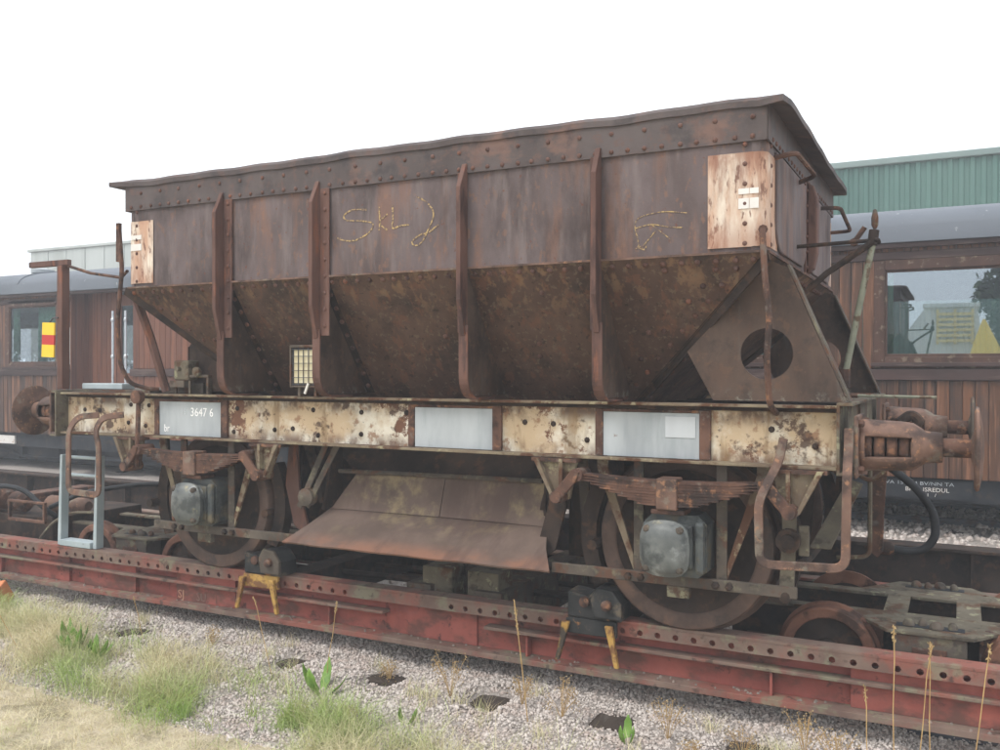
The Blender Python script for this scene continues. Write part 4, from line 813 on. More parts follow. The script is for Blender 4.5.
# ---- discharge chutes (near and far)
for side in (0, 1):
    Q = (lambda y: y) if side == 0 else Y2
    def cp(name, m, pts, th=.01):
        b = bm(); slab(b, [(x, Q(y), z) for x, y, z in pts], th if side == 0 else -th); return obj(name, b, m, W)
    cp('chute_plate', 'rust_dark', [(f1[0], f1[2], .935), (f1[1], f1[2], .935), (-1.69, .36, .725), (-3.10, .36, .725)])
    cp('chute_plate', 'chute', [(-3.03, .33, .72), (-2.36, .33, .72), (-2.36, .25, .478), (-3.19, .25, .474)]); cp('chute_plate', 'chute', [(-2.355, .33, .72), (-1.67, .33, .72), (-1.64, .25, .474), (-2.355, .25, .478)])
    b = bm(); n_ = 30; top = [(-3.20+(1.565)*i/n_, .266, .484) for i in range(n_+1)]; mid = [(-3.255+(1.70)*i/n_, .07, .385+.004*math.sin(i*.9)) for i in range(n_+1)]; bot = [(-3.32+(1.86)*i/n_, -.10+.003*math.sin(i*.7), .30+.002*math.sin(i*.9+1)) for i in range(n_+1)]
    rr = [[b.verts.new((p[0], Q(p[1]), p[2])) for p in r_] for r_ in (top, mid, bot)]
    for A, B in zip(rr, rr[1:]):
        for i in range(n_): b.faces.new([A[i], A[i+1], B[i+1], B[i]])
    o = obj('chute_flap', b, 'chute', W); o.modifiers.new('th', 'SOLIDIFY').thickness = .012
    b = bm(); tube(b, [(-3.17, Q(.30), .72), (-1.68, Q(.30), .735)], .016, 6); obj('flap_hinge', b, 'rust_grey', W)
    b = bm(); prism(b, [(Q(.40), .90), (Q(.30), .90), (Q(.25), .60), (Q(.27), .47), (Q(.4), .42)], 'x', -1.655, -1.64); obj('chute_end', b, 'rust_dark', W)
    b = bm(); prism(b, [(Q(.40), .90), (Q(.30), .90), (Q(.24), .60), (Q(.20), .47), (Q(.4), .42)], 'x', -3.24, -3.22); obj('chute_end', b, 'rust_dark', W)
    for (xa, xb_) in ((-3.05, -3.30), (-3.14, -3.36)):
        b = bm(); box(b, -.02, .02, -.005, .005, -.24, .24)
        for v in b.verts: v.co = Matrix.Rotation(math.atan2(xa-xb_, .42), 3, 'Y') @ v.co + Vector(((xa+xb_)/2, Q(.12), .70))
        obj('chute_brace', b, 'rust_grey', W)
    b = bm(); lathe(b, [(.06, 0), (.06, -.06), (.03, -.07)] if side == 0 else [(.06, 0), (.06, .06), (.03, .07)], (-3.29, Q(.15), .56), 'y', 10); obj('brace_boss', b, 'rust_grey', W, smooth=True)
for xx in (-1.36, -3.60): bx('cross_screen_plate', 'rust_dark', W, xx-.015, xx+.015, .42, Y2(.42), .18, .905)  # added dark plates, close the bright gaps beside the chute
for xx in (-1.30, -3.66, -.18, -4.75): b = bm(); tube(b, [(xx, .12, .42), (xx, Y2(.12), .42)], .03, 8); obj('brake_cross_shaft', b, 'rust_dark', W, smooth=True)
for xa, xb_ in ((-1.72, -1.0), (-3.95, -3.2)): bx('inner_screen_plate', 'rust_dark', W, xa, xb_, .80, .82, .2, .9)  # added as dark screens, hide the bright ballast past the chute ends
bx('chute_spine', 'rust_dark', W, -3.2, -1.7, YC-.25, YC+.25, .5, .93)
# ---- buffers
for (xe, s) in ((fx1+.076, 1), (fx0-.076, -1)):
    for yb_ in (YC-.875, YC+.875):
        bz = 1.03 if s > 0 else 1.07; hd = .515 if s > 0 else .42; X = lambda a: a*s
        b = bm(); box(b, *sorted((xe+X(.001), xe+X(.02))), yb_-.17, yb_+.17, bz-.15, bz+.15); fl = obj('buffer', b, 'rust_red', W, bev=.01)
        # stock: cylinder with two long slots so the spring shows
        N = 28; b = bm(); st = [(.021, .128), (.045, .126), (.10, .123), (.20, .119), (.25, .113), (.285, .090), (.30, .078), (.375, .070), (.377, .05)]
        rings = []
        for a, r in st: rings.append([b.verts.new((xe+X(a), yb_+r*math.cos(2*PI*i/N), bz+r*math.sin(2*PI*i/N))) for i in range(N)])
        for j in range(len(st)-1):
            for i in range(N):
                mid = (i+.5)*360/N; slot = 1 <= j <= 3 and (abs(mid-180) < 27 or mid < 27 or mid > 333)
                if not slot: b.faces.new([rings[j][i], rings[j][(i+1) % N], rings[j+1][(i+1) % N], rings[j+1][i]])
        o = obj('buffer_stock', b, 'rust_red', fl, smooth=True); o.modifiers.new('th', 'SOLIDIFY').thickness = .014
        b = bm()
        for k_ in range(4): rk = .098-.006*k_; lathe(b, [(r_, X(a_)) for r_, a_ in ((.05, 0), (rk-.008, .002), (rk, .010), (rk, .040), (rk-.008, .048), (.05, .05))], (xe+X(.024+k_*.056), yb_, bz), 'x', 20)
        obj('buffer_spring', b, 'rust', fl, smooth=True)
        b = bm(); lathe(b, [(.044, 0), (.044, .15)] if s > 0 else [(.044, 0), (.044, -.05)], (xe+X(.36), yb_, bz), 'x', 18); obj('plunger', b, 'rust', fl, smooth=True)
        hp = [(.05, .0), (.09, .012), (.185, .012), (.198, .02), (.193, .032), (.12, .046), (.05, .052), (.01, .053)]
        b = bm(); lathe(b, [(r, X(a)) for r, a in hp], (xe+X(hd-.02), yb_, bz), 'x', 36); obj('buffer_head', b, 'rust_red' if yb_ < YC else 'rust_grey', fl, smooth=True)
        for dy in (-.13, .13):
            for dz in (-.11, .11): b = bm(); lathe(b, [(.02, 0), (.02, X(.02)), (.01, X(.026))], (xe+X(.02), yb_+dy, bz+dz), 'x', 6); obj('bolt', b, 'rust', fl)
# ---- foot stirrups
def flatbar(path, wdt, th, name, m, parent=W, rr=.06):
    P = [Vector(p) for p in fillet(path, rr, 6)]; b = bm(); rg = []
    for j, p in enumerate(P):
        t = (P[min(j+1, len(P)-1)]-P[max(j-1, 0)]).normalized(); nrm = t.cross(Vector((0,1,0))).normalized(); side = nrm.cross(t).normalized()
        rg.append([b.verts.new(p+side*a*wdt/2+nrm*c*th/2) for a, c in ((-1,-1), (1,-1), (1,1), (-1,1))])
    for A, B in zip(rg, rg[1:]):
        for j in range(4): b.faces.new([A[j], A[(j+1) % 4], B[(j+1) % 4], B[j]])
    b.faces.new(rg[0][::-1]); b.faces.new(rg[-1]); return obj(name, b, m, parent, bev=.004)
flatbar([(-.245, -.012, 1.06), (-.262, -.03, .95), (-.345, -.12, .76), (-.338, -.12, .455), (.052, -.12, .47), (.058, -.12, .90), (.058, -.05, 1.04), (.058, -.045, 1.12)], .018, .042, 'foot_stirrup', 'rust_red')
flatbar([(-5.12, -.012, 1.06), (-5.24, -.10, 1.05), (-5.31, -.12, .95), (-5.315, -.12, .50), (-4.99, -.12, .49), (-4.99, -.12, .85), (-5.03, -.12, .95), (-4.99, -.09, 1.05), (-4.86, -.012, 1.07)], .018, .045, 'foot_stirrup', 'rust_red')
# brake levers, right end
b = bm(); prism(b, [(-.285, .908), (-.215, .908), (-.20, .60), (-.215, .27), (-.265, .22), (-.285, .27), (-.27, .60)], 'y', .10, .125); bl_ = obj('brake_lever', b, 'lichen_steel', W, bev=.004)
b = bm(); lathe(b, [(.05, .0), (.06, -.01), (.06, -.05), (.035, -.05), (.035, -.065), (.01, -.07)], (-.235, .10, .545), 'y', 14); obj('lever_boss', b, 'rust_dark', bl_, smooth=True)
b = bm(); lathe(b, [(.035, .0), (.035, -.05), (.01, -.06)], (-.245, .10, .27), 'y', 10); obj('lever_boss', b, 'rust_dark', bl_, smooth=True)
bx('lever_fork', 'lichen_steel', bl_, -.19, -.14, .09, .12, .47, .62, bev=.006)
b = bm(); slab(b, [(-.15, .2, .50), (-.05, .2, .50), (.07, .5, .80), (.0, .5, .82)], .012); obj('guide_plate', b, 'lichen_steel', W)
b = bm(); tube(b, fillet([(.02, .6, .95), (.03, .6, .84), (.10, .6, .80), (.17, .6, .86)], .04), .012, 6); tube(b, fillet([(.09, .7, .90), (.09, .7, .38), (-.08, .7, .36)], .05), .012, 6); obj('brake_pipe', b, 'lichen_steel', W, smooth=True)
b = bm(); prism(b, [(.035, .92), (.15, .92), (.125, .55), (.12, .32), (.09, .28), (.055, .31), (.05, .55)], 'y', 1.20, 1.225); obj('hose_bracket', b, 'rust', W, bev=.004)
b = bm(); tube(b, fillet([(.10, 1.15, .86), (.16, 1.15, .83), (.30, 1.2, .71), (.395, 1.25, .56), (.40, 1.25, .42), (.34, 1.25, .34), (.24, 1.25, .325), (.15, 1.25, .335)], .07), .024, 10); obj('brake_hose', b, 'rubber', W, smooth=True)
b = bm(); lathe(b, [(.035, 0), (.04, .02), (.04, .06), (.03, .08)], (.10, 1.25, .335), 'x', 10); obj('hose_coupling', b, 'rust', W, smooth=True)
# left-end drop arm with eye by the first wheel
b = bm(); tube(b, fillet([(-4.70, -.02, 1.18), (-4.70, -.03, .88), (-4.74, .0, .70)], .03), .017, 8); obj('drop_rod', b, 'rust', W, smooth=True)
b = bm(); lathe(b, [(.045, 0), (.05, -.01), (.05, -.05), (.03, -.055)], (-4.70, .0, 1.20), 'y', 10); obj('rod_boss', b, 'rust', W, smooth=True)
# ================================================================== RED TRANSPORTER WAGON
T = thing('transporter_wagon', 'low red narrow gauge transporter wagon carrying the hopper wagon', 'railway wagon', (-2.6, YC, -.372))
tx0, tx1 = -9.6, 3.4
def holed(b, x0, x1, y, z0, z1, pitch, r, th, skip):
    n = int(round((x1-x0)/pitch)); K = 8
    for side_y in (y, y+th):
        for i in range(n):
            a, c = x0+i*pitch, x0+(i+1)*pitch; cx_, cz_ = (a+c)/2, z0+(z1-z0)*.42
            outer = [(c, cz_), (c, z1), (cx_, z1), (a, z1), (a, cz_), (a, z0), (cx_, z0), (c, z0)]
            O = [b.verts.new((p[0], side_y, p[1])) for p in outer]
            if i in skip: b.faces.new(O); continue
            I_ = [b.verts.new((cx_+r*math.cos(PI/4*j), side_y, cz_+r*math.sin(PI/4*j))) for j in range(8)]
            for j in range(8): b.faces.new([O[j], O[(j+1) % 8], I_[(j+1) % 8], I_[j]])
            if side_y == y:
                J = [b.verts.new((v.co.x, y+th, v.co.z)) for v in I_]
                for j in range(8): b.faces.new([I_[j], I_[(j+1) % 8], J[(j+1) % 8], J[j]])
for side in (0, 1):
    Q = (lambda y: y) if side == 0 else Y2
    def tb2(name, m, x0, x1, ya, yb_, z0, z1, parent=None, **k): y0, y1 = sorted((Q(ya), Q(yb_))); return bx(name, m, parent or T, x0, x1, y0, y1, z0, z1, **k)
    sbm = tb2('side_beam', 'trans_red' if side == 0 else 'rust_dark', tx0, tx1, .275, .292, -.293, -.018)
    tb2('top_plate', 'trans_edge', tx0, tx1, .19, .305, -.0175, 0, parent=sbm, bev=.002)
    b = bm(); skip = set() if side == 0 else set(range(200)); skip |= {66, 67, 68, 69, 70, 71, 72}
    n_h = int(round((tx1-tx0)/.1)); holed(b, tx0+.007, tx0+.007+n_h*.1, Q(.19) if side == 0 else Q(.20), -.082, -.0178, .1, .017, .010, skip)
    bmesh.ops.remove_doubles(b, verts=b.verts[:], dist=.0005); lo = obj('drilled_lip', b, 'trans_edge', sbm)
    tb2('bottom_flange', 'trans_edge', tx0, tx1, .165, .292, -.327, -.2935, parent=sbm, bev=.003)
    for (x0, x1) in ((-9.5, -2.75), (-2.02, tx1)): tb2('ledge_rail', 'trans_edge', x0, x1, .195, .2745, -.165, -.145, parent=sbm, bev=.004)
    for (x0, x1, d) in ((-7.4, -5.79, .02), (-5.6, -5.03, .028), (-4.6, -4.03, .03), (-2.6, -2.1, .012), (.04, 2.6, .028)):
        tb2('cover_plate', 'trans_red', x0, x1, .2745-d*1.3, .2744, -.2925, -.0835, parent=sbm, bev=.002)
    for xx in (-8.6, -6.6, -3.2, -1.75, -.35): tb2('stiffener', 'trans_red', xx, xx+.012, .215, .2744, -.2925, -.166, parent=sbm)
    if side == 0:
        text('SJ', .085, (-4.585, .2325, -.275), 'white_peel', sbm, sx=1.15); text('SU   1', .085, (-4.40, .2325, -.278), 'trans_edge', sbm, sx=1.0)
        b = bm()
        for i in range(120):
            xx = random.uniform(-6.5, 1.2); lathe(b, [(.012*random.uniform(.5,1), 0), (.004, .008)], (xx, .18+random.uniform(0,.08), -.2935), 'z', 5)
        stuff(obj('grit', b, 'stone', sbm))
for xx in (-8.2, -7.2, -3.6, -2.55, -2.05, -1.2, 2.4):
    bx('cross_beam', 'rust_grey' if xx in (-2.55, -2.05) else 'rust_dark', T, xx-.09, xx+.09, .307, Y2(.307), -.26, -.02 if xx not in (-2.55, -2.05) else .03)
for xx in (-2.45, -2.12): bx('centre_post', 'lichen_steel', T, xx-.1, xx+.12, .35, .55, -.25, .14, bev=.008)
b = bm(); tube(b, [(-4.0, .8, -.1), (-1.0, .8, -.05)], .025, 6); tube(b, [(-4.0, 1.2, -.12), (-1.0, 1.2, -.08)], .02, 6); obj('brake_rods', b, 'rust_dark', T)
# bogies with inside frames
def bogie(xc, mainm):
    bg_ = None
    zf = .07
    outer = lambda s: [(xc-1.05, YC+s*.16), (xc-.38, YC+s*.20), (xc-.22, YC+s*.58), (xc+.22, YC+s*.58), (xc+.38, YC+s*.20), (xc+1.05, YC+s*.16), (xc+1.05, YC+s*.30)]
    def fr(s):
        near = [(xc-1.05, YC+s*.29), (xc-.40, YC+s*.30), (xc-.20, YC+s*.585), (xc+.20, YC+s*.585), (xc+.40, YC+s*.30), (xc+1.05, YC+s*.29)]
        far_ = [(xc+1.05, YC+s*.20), (xc+.26, YC+s*.20), (xc-.26, YC+s*.20), (xc-1.05, YC+s*.20)]
        b = bm(); prism(b, near+far_, 'z', zf-.018, zf); return b
    bg_ = obj('bogie', fr(-1), mainm, T, bev=.003); obj('bogie_frame', fr(1), mainm, bg_, bev=.003)
    for dx in (-.24, .12): bx('transom', mainm, bg_, xc+dx, xc+dx+.12, YC-.199, YC+.199, zf-.018, zf-.001)
    for s in (-1, 1):
        bx('frame_side', 'rust_dark', bg_, xc-1.05, xc+1.05, *sorted((YC+s*.285, YC+s*.27)), zf-.2, zf-.0185)
        bx('side_block', 'rust_grey', bg_, xc-.17, xc+.17, *sorted((YC+s*.57, YC+s*.42)), zf-.24, zf-.0185, bev=.006)
        bx('bearing_pad', 'rust', bg_, xc-.08, xc+.08, *sorted((YC+s*.585, YC+s*.571)), zf-.15, zf-.08, bev=.004)
        for dx, r_ in ((-.10, .03), (-.035, .022), (.03, .035), (.105, .024)): b = bm(); lathe(b, [(r_, 0), (r_, .012), (r_*.7, .028), (r_*.3, .034)], (xc+dx, YC+s*(.465+.02*math.sin(dx*60)), zf+.0035), 'z', 9); obj('bearing_lump', b, 'rust_grey', bg_, smooth=True)
        bx('slot', 'under_black', bg_, xc-.16, xc+.16, *sorted((YC+s*.50, YC+s*.43)), zf+.0005, zf+.003)
        for dx in (-.27, .27):
            b = bm(); prism(b, [(xc+dx-.045, zf-.16), (xc+dx+.045, zf-.16), (xc+dx+.045, zf-.04)]+[(xc+dx+.045*math.cos(a), zf-.04+.045*math.sin(a)) for a in [PI*i/6 for i in range(1, 6)]]+[(xc+dx-.045, zf-.04)], 'y', *sorted((YC+s*.395, YC+s*.42))); hg = obj('hanger', b, 'rust', bg_, bev=.003)
        bx('brake_beam', 'rust_dark', bg_, xc-.95, xc+.95, *sorted((YC+s*.34, YC+s*.36)), -.15, -.1)
    for dx in (-.495, .495):
        b = bm(); lathe(b, [(.04, -.52), (.04, .52)], (xc+dx, YC, -.126), 'y', 10); obj('axle', b, 'rust_dark', bg_, smooth=True)
        for s in (-1, 1):
            b = bm(); lathe(b, [(.05, -.03), (.07, -.03), (.075, .035), (.18, .045), (.19, .05), (.19, .08), (.05, .08)], (xc+dx, 0, -.126), 'y', 32)
            for v in b.verts: v.co.y = YC+s*.50-s*v.co.y
            obj('wheel_disc', b, 'rust_dark', bg_, smooth=True); b = bm(); lathe(b, [(.188, .05), (.188, .006), (.195, .0), (.236, .0), (.246, .01), (.248, .06), (.265, .07), (.265, .09), (.19, .092), (.188, .05)], (xc+dx, 0, -.126), 'y', 40, False)
            yo = YC+s*.50
            for v in b.verts: v.co.y = yo-s*v.co.y
            obj('wheel', b, 'wheel_orange', bg_, smooth=True)
bogie(.39, 'lichen_steel'); bogie(-5.33, 'lichen_steel')
# buffing and brake gear lying at the transporter's left end
b = bm()
for a in ((-6.78, -6.30, .40, .43, .10, .125), (-6.78, -6.30, .40, .43, .26, .28), (-6.78, -6.755, .40, .43, .126, .259), (-6.325, -6.30, .40, .43, .126, .259)): box(b, *a)
obj('end_frame', b, 'rust', T, bev=.004)
bx('end_box', 'rust_dark', T, -7.6, -6.4, .55, 1.5, -.15, .12, bev=.01); bx('end_beam', 'rust', T, -7.5, -7.3, .31, 1.7, -.1, .22, bev=.01)
for k_, (xx, yy, zz, rr_) in enumerate(((-6.9, .62, .22, .09), (-6.6, .75, .20, .08), (-7.15, .6, .24, .1), (-6.35, .8, .2, .07))):
    b = bm(); lathe(b, [(rr_*.5, -.1), (rr_, -.08), (rr_, .05), (rr_*.6, .09)], (xx, yy, zz), 'x', 12); obj('brake_cylinder', b, 'rust_red' if k_ % 2 else 'rust', T, smooth=True)
b = bm(); tube(b, fillet([(-7.5, .5, .22), (-7.0, .48, .38), (-6.7, .5, .36), (-6.45, .52, .2), (-6.4, .6, .12)], .15), .022, 8); tube(b, fillet([(-6.5, .6, .2), (-6.2, .7, .34), (-5.7, .9, .42), (-5.2, 1.1, .4)], .15), .02, 8); obj('air_hose', b, 'rubber', T, smooth=True)
b = bm(); tube(b, fillet([(-6.35, .4, -.02), (-6.22, .42, .12), (-6.1, .5, .2), (-5.9, .6, .2)], .06), .012, 6); obj('hand_bar', b, 'lichen_steel', T, smooth=True)
# ================================================================== SMALL THINGS
def chock(xc, label, body, legm):
    c = thing('wheel_chock', label, 'wheel chock', (xc, .2, 0), 'wheel chocks on the near beam')
    b = bm(); prism(b, [(xc-.15, .002), (xc+.17, .002), (xc+.17, .10), (xc+.12, .165), (xc+.02, .18), (xc-.02, .13), (xc-.15, .15)], 'y', .13, .30); obj('block', b, body, c, bev=.012)
    b = bm(); prism(b, [(xc+.02, .02), (xc+.18, .02), (xc+.18, .11), (xc+.13, .18), (xc+.04, .19), (xc+.0, .12)], 'y', .10, .128); obj('side_cheek', b, 'rust_grey' if legm == 'yellow_worn' else 'black_steel', c, bev=.008)
    for dx in (.10, -.04): b = bm(); lathe(b, [(.03, 0), (.03, -.025), (.012, -.03)], (xc+dx, .0995 if dx > 0 else .129, .10), 'y', 8); obj('bolt', b, 'rust', c)
    bx('clamp_plate', legm if legm == 'yellow_worn' else body, c, xc-.16, xc+.14, .135, .165, -.09, .0005, bev=.006)
    for x0, s in ((xc-.155, -1), (xc+.10, 1)):
        b = bm(); prism(b, [(x0-.02, -.02), (x0+.025, -.02), (x0+s*.02+.02, -.12), (x0+s*.05+.012, -.245), (x0+s*.05-.012, -.245), (x0+s*.02-.014, -.12)], 'y', .105, .133); obj('clamp_leg', b, 'yellow_worn', c, bev=.005)
    return c
chock(-3.70, 'worn yellow and black wheel chock clamped on the red beam near the left wheel', 'black_steel', 'yellow_worn')
chock(-1.30, 'sooty black wheel chock with ochre clamp legs left of the large right wheel', 'black_steel', 'black_steel')
# the step frame standing on the beam
L_ = thing('step_frame', 'pale blue metal step frame standing on the red beam behind the left foot stirrup', 'step ladder', (-5.7, .25, 0))
for x in (-5.86, -5.45):
    b = bm(); prism(b, [(x-.02, .002), (x+.018, .002), (x+.038, .72), (x+.012, .72)], 'y', .21, .28); obj('upright', b, 'pale_blue', L_, bev=.004)
bx('tread', 'pale_blue', L_, -5.829, -5.476, .19, .29, .004, .05, bev=.004)
for z in (.56, .70): b = bm(); tube(b, [(-5.82, .26, z), (-5.42, .26, z)], .013, 8); obj('rung', b, 'pale_blue', L_, smooth=True)
pk = bx('steel_plank', 'pale_blue', None, -5.50, -5.06, .14, .26, 1.2465, 1.29, bev=.006); tag(pk, 'short pale blue metal plank on the left end deck of the hopper wagon', 'plank')
sg = thing('signal_plate', 'small yellow plate with a red stripe hung on the rusty post at the left', 'sign', (-5.7, .02, 1.5))
for (z0, z1, m, nm) in ((1.49, 1.585, 'yellow', 'yellow_field'), (1.5855, 1.66, 'sign_red', 'red_stripe'), (1.6605, 1.755, 'yellow', 'yellow_field')):
    b = bm(); box(b, -5.775, -5.635, .0, .012, z0, z1, Matrix.Rotation(.04, 3, 'Y'), (-5.7, 0, 1.62)); obj(nm, b, m, sg)
b = bm(); tube(b, [(-5.70, .006, 1.75), (-5.66, .01, 1.79), (-5.60, .01, 1.79)], .006, 5); obj('hook', b, 'steel_dull', sg)
b = bm(); box(b, -6.36, -6.24, -.02, .06, -.47, -.30, Matrix.Rotation(.5, 3, 'X') @ Matrix.Rotation(.4, 3, 'Z')); bk = obj('brick', b, 'brick', None, bev=.008); tag(bk, 'orange brick fragment on the ballast at the far left of the track', 'brick')
# ================================================================== VEGETATION
def blades(x, y, h, lean, wd, kind, z0=None, seg=3):
    n = len(x); a = rng.uniform(0, 2*PI, n); dx, dy = np.cos(a), np.sin(a); z = (gz(x, y)-.01) if z0 is None else z0
    fa = rng.uniform(0, 2*PI, n); sx_, sy_ = np.cos(fa)*wd/2, np.sin(fa)*wd/2; V_ = []
    for j in range(seg+1):
        t = j/seg; k_ = 1-t*.85; cx_ = x+dx*h*lean*t*t; cy_ = y+dy*h*lean*t*t; cz_ = z+h*t*(1-.35*lean*t)
        V_.append(np.stack([cx_-sx_*k_, cy_-sy_*k_, cz_], 1)); V_.append(np.stack([cx_+sx_*k_, cy_+sy_*k_, cz_], 1))
    v = np.stack(V_, 1); m = 2*(seg+1); base = (np.arange(n)*m)[:, None, None]; f = np.array([[2*j, 2*j+1, 2*j+3, 2*j+2] for j in range(seg)])[None]+base
    return v.reshape(-1, 3), f.reshape(-1, 4), np.repeat(kind, seg)
def join(parts):
    V_, F2, R2, o = [], [], [], 0
    for v, f, r in parts: V_.append(v); F2.append(f+o); R2.append(r); o += len(v)
    return np.concatenate(V_), np.concatenate(F2), np.concatenate(R2)
n = 75000; x = rng.uniform(-7.2, .2, n); y = rng.uniform(-2.6, -.2, n); e = grass_edge(x); k = y < e-.22-.25*vnoise(x*4, y*4, 8); x, y = x[k], y[k]
A = blades(x, y, rng.uniform(.02, .10, len(x))*(.5+.9*vnoise(x*5, y*5, 31)), rng.uniform(.3, 2.0, len(x)), .0032, np.clip(rng.normal(.12, .12, len(x))+.25*(vnoise(x*2, y*2, 3) > .62), 0, 1))
# the long green and straw band along the ballast edge
n = 70000; x = rng.uniform(-7.5, -.2, n); y = grass_edge(x)+rng.normal(-.10, .15, n); cl = vnoise(x*2.6, y*3.2, 11)*.6+vnoise(x*7, y*7, 12)*.4; k = (cl > .36) & (rng.random(n) < np.clip((cl-.36)*3, 0, 1)); x, y, cl = x[k], y[k], cl[k]
gr = np.clip(vnoise(x*1.8, y*2, 21)*1.5-.08+rng.normal(0, .18, len(x)), 0, 1)
B = blades(x, y, rng.uniform(.03, .26, len(x))*(.5+cl*.8), rng.uniform(.2, 1.5, len(x)), .0036, gr)
# sparse dry tufts on the ballast
tx = rng.uniform(-6.5, .1, 55); ty = rng.uniform(-.55, .12, 55); i = rng.integers(0, 55, 2600); x = tx[i]+rng.normal(0, .03, 2600); y = ty[i]+rng.normal(0, .03, 2600)
C = blades(x, y, rng.uniform(.04, .15, len(x)), rng.uniform(.2, .9, len(x)), .0035, np.clip(rng.normal(.2, .2, len(x)), 0, 1))
go = obj('grass', npmesh('grass', *join([A, B, C])[:2], 'grass', join([A, B, C])[2]), 'grass'); stuff(go); tag(go, 'dry straw and green grass along the ballast edge', 'grass')
def leafmesh(b, base, tip, wdt, bend):
    P0, P1 = Vector(base), Vector(tip); d = P1-P0; side = d.cross(Vector((0,0,1))); side = side.normalized() if side.length > 1e-3 else Vector((1,0,0)); nrm = side.cross(d).normalized(); prev = None
    for j in range(9):
        t = j/8; c = P0+d*t+nrm*bend*math.sin(PI*t); wv = wdt*(math.sin(PI*min(1, t*.93+.05))**.8)*(1+.12*math.sin(j*2.4)); r = [b.verts.new(c-side*wv+nrm*wv*.35), b.verts.new(c), b.verts.new(c+side*wv+nrm*wv*.35)]
        if prev: b.faces.new([prev[0], prev[1], r[1], r[0]]); b.faces.new([prev[1], prev[2], r[2], r[1]])
        prev = r
def dock(x, y, n, h, label, seed):
    t = thing('dock_plant', label, 'weed', (x, y, float(gz(np.array([x]), np.array([y]))[0])), 'broad-leaved weeds by the track'); R = random.Random(seed); z = t.location.z-.01
    for i in range(n):
        a = 2*PI*i/n+R.uniform(-.4, .4); r = h*R.uniform(.25, .8); b = bm(); leafmesh(b, (x+.015*math.cos(a), y+.015*math.sin(a), z), (x+r*math.cos(a), y+r*math.sin(a), z+h*R.uniform(.6, 1.0)), h*.16*R.uniform(.7, 1.15), -h*.12); o = obj('leaf', b, 'leaf', t, smooth=True); o.modifiers.new('th', 'SOLIDIFY').thickness = .0012
dock(-4.78, -.50, 9, .20, 'large bright green broad-leaved weed in the grass at the far left', 1); dock(-4.52, -.52, 6, .15, 'smaller broad-leaved weed right of the large one at the left', 5)
dock(-2.76, -.42, 4, .21, 'upright dock leaves on the ballast below the middle of the red beam', 2); dock(-2.12, -.50, 2, .14, 'single narrow dock leaf leaning at the bottom centre', 3); dock(-.95, -.30, 3, .13, 'low green leaf tuft on the ballast at the bottom right', 4)
def stalk(x0, y0, tip, head, label, seed, r=.0022):
    R = random.Random(seed); z = float(gz(np.array([x0]), np.array([y0]))[0]); t = thing('grass_stalk', label, 'grass stalk', (x0, y0, z), 'tall dry grass stalks'); b = bm()
    P = [Vector((x0, y0, z)).lerp(Vector(tip), s)+Vector((R.uniform(-.004,.004), R.uniform(-.004,.004), 0)) for s in (0, .3, .6, .85, 1)]
    tube(b, P, r, 5); obj('stem', b, 'stalk', t); b = bm(); d = (P[-1]-P[-2]).normalized()
    for i in range(int(26*head/.1)):
        s = R.random(); c = P[-1]-d*head*s+Vector((R.uniform(-1,1), R.uniform(-1,1), R.uniform(-.3,1)))*.010*(1-abs(s-.5)); u = Vector((R.uniform(-1,1), R.uniform(-1,1), R.uniform(.3,1.4))).normalized()*.010; v = u.cross(d).normalized()*.0035 if u.cross(d).length > .01 else Vector((.003,0,0)); q = u.cross(v).normalized()*.002
        a = [b.verts.new(p) for p in (c-u*.6, c+v, c+u, c-v, c+q)]
        for f in ((0,1,4), (1,2,4), (2,3,4), (3,0,4), (3,2,1,0)): b.faces.new([a[j] for j in f])
    stuff(obj('seed_head', b, 'seed', t)); return t
stalk(-3.20, -.33, (-3.37, -.30, -.01), .05, 'leaning dry stalk just below the yellow chock', 1); stalk(-2.80, -.32, (-2.735, -.30, .03), .07, 'thin upright stalk on the ballast below the chute', 2)
stalk(-1.49, -.30, (-1.57, -.30, .18), .20, 'tall stalk with long seed head left of the black chock', 3, .003)
stalk(.292, -.55, (.283, -.55, .34), .07, 'tall upright stalk in front of the beam at the lower right', 4); stalk(.345, -.58, (.424, -.58, .29), .06, 'leaning stalk of the crossing pair at the lower right', 5); stalk(.425, -.57, (.42, -.56, .30), .05, 'upright stalk of the crossing pair at the lower right', 6); stalk(.53, -.60, (.635, -.60, .33), .07, 'rightmost tall dry stalk leaning to the right edge', 7)
stalk(.20, -.5, (.17, -.5, .06), .06, 'short dry stalk left of the tall ones at the lower right', 9); stalk(-4.45, -.2, (-4.52, -.22, -.16), .05, 'short pale stalk by the beam at the left', 10); stalk(-5.15, -.62, (-5.33, -.7, -.17), .05, 'leaning reddish stalk in the grass at the far left', 11)
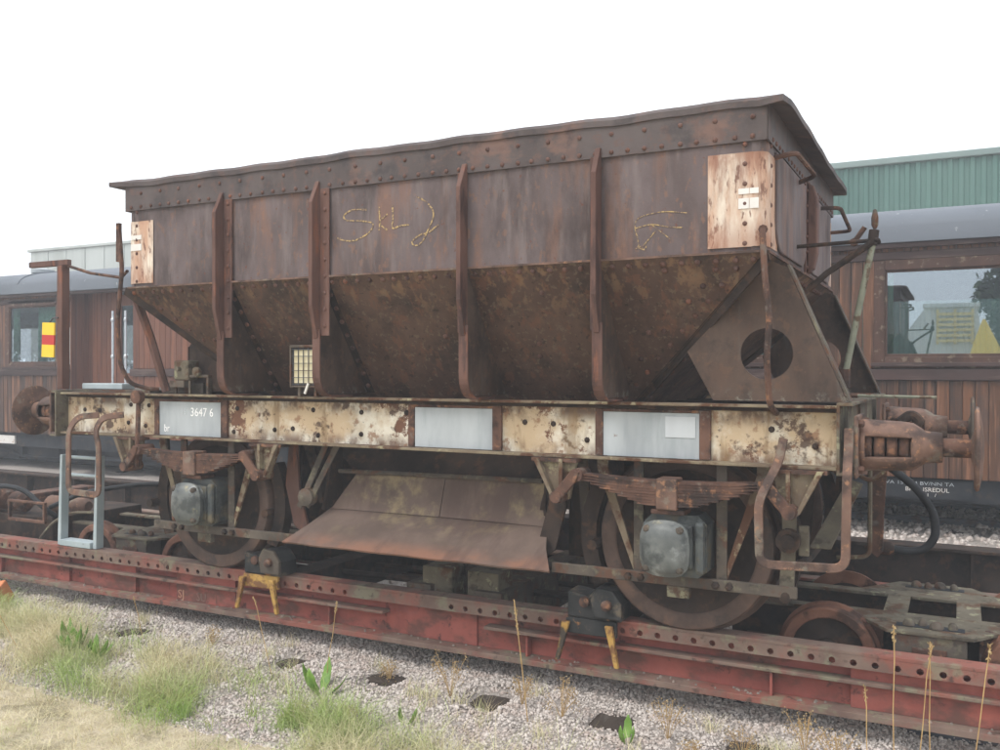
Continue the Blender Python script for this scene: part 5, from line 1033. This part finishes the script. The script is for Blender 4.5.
def bushy(x, y, h, label, seed):
    R = random.Random(seed); z = float(gz(np.array([x]), np.array([y]))[0])-.01; t = thing('seeding_weed', label, 'weed', (x, y, z), 'brown seeding weeds on the ballast'); b = bm(); s_ = bm()
    for i in range(13):
        a = R.uniform(0, 6.28); r = h*R.uniform(.08, .42); top = Vector((x+r*math.cos(a), y+r*math.sin(a), z+h*R.uniform(.55, 1))); tube(b, [(x, y, z), ((x*1.2+top.x*.8)/2, (y*1.2+top.y*.8)/2, z+(top.z-z)*.55), top], .0013, 4)
        for j in range(16):
            c = top+Vector((R.gauss(0,.014), R.gauss(0,.014), R.uniform(-.07,.015))); u = Vector((R.uniform(-1,1), R.uniform(-1,1), R.uniform(-1,1))).normalized()*R.uniform(.003,.006); v = u.orthogonal().normalized()*.004; q = u.cross(v).normalized()*.003
            p = [s_.verts.new(k_) for k_ in (c-u, c+v, c+u, c-v, c+q)]
            for f in ((0,1,4), (1,2,4), (2,3,4), (3,0,4), (3,2,1,0)): s_.faces.new([p[k_] for k_ in f])
    stuff(obj('stems', b, 'stalk', t)); stuff(obj('seed_head', s_, 'seed', t))
for q in ((-2.02, -.20, .26, 'bushy brown seed-headed weed at the bottom centre', 1), (-1.36, -.16, .20, 'low brown weed growing in the dark sleeper pocket below the black chock', 2), (-1.62, -.10, .17, 'small brown weed left of the black chock in the ballast', 3), (-.78, -.16, .24, 'brown weed beside the grey sleeper end at the lower right', 4), (-.42, -.10, .18, 'brown weed right of the grey sleeper end', 5), (-.12, -.14, .24, 'feathery brown weed near the bottom right edge', 6), (.03, -.22, .22, 'feathery weed left of the tall stalks at the lower right', 7), (-.62, -.32, .12, 'tiny brown weed at the bottom edge right of centre', 8), (-3.95, -.06, .13, 'small dry weed by the beam left of the yellow chock', 9), (-2.55, -.02, .14, 'small dry weed beside a sleeper below the chute', 10)): bushy(*q)
# ================================================================== THIN HAZE VOLUME, ADDED IN PLACE OF A LENS VEIL
b = bm(); box(b, -70, 60, -60, 60, -1.8, 9.5); hz = obj('added_haze', b, 'chrome'); hz['kind'] = 'stuff'; tag(hz, 'thin pale haze volume over the whole yard, added in place of a lens veil', 'added_haze')
hm = bpy.data.materials.new('added_haze'); hm.use_nodes = True; n = hm.node_tree.nodes; n.remove(n['Principled BSDF']); pv = n.new('ShaderNodeVolumePrincipled'); pv.inputs['Color'].default_value = (.93, .96, 1, 1); pv.inputs['Density'].default_value = .0075
hm.node_tree.links.new(pv.outputs[0], n['Material Output'].inputs['Volume']); hz.data.materials.clear(); hz.data.materials.append(hm)
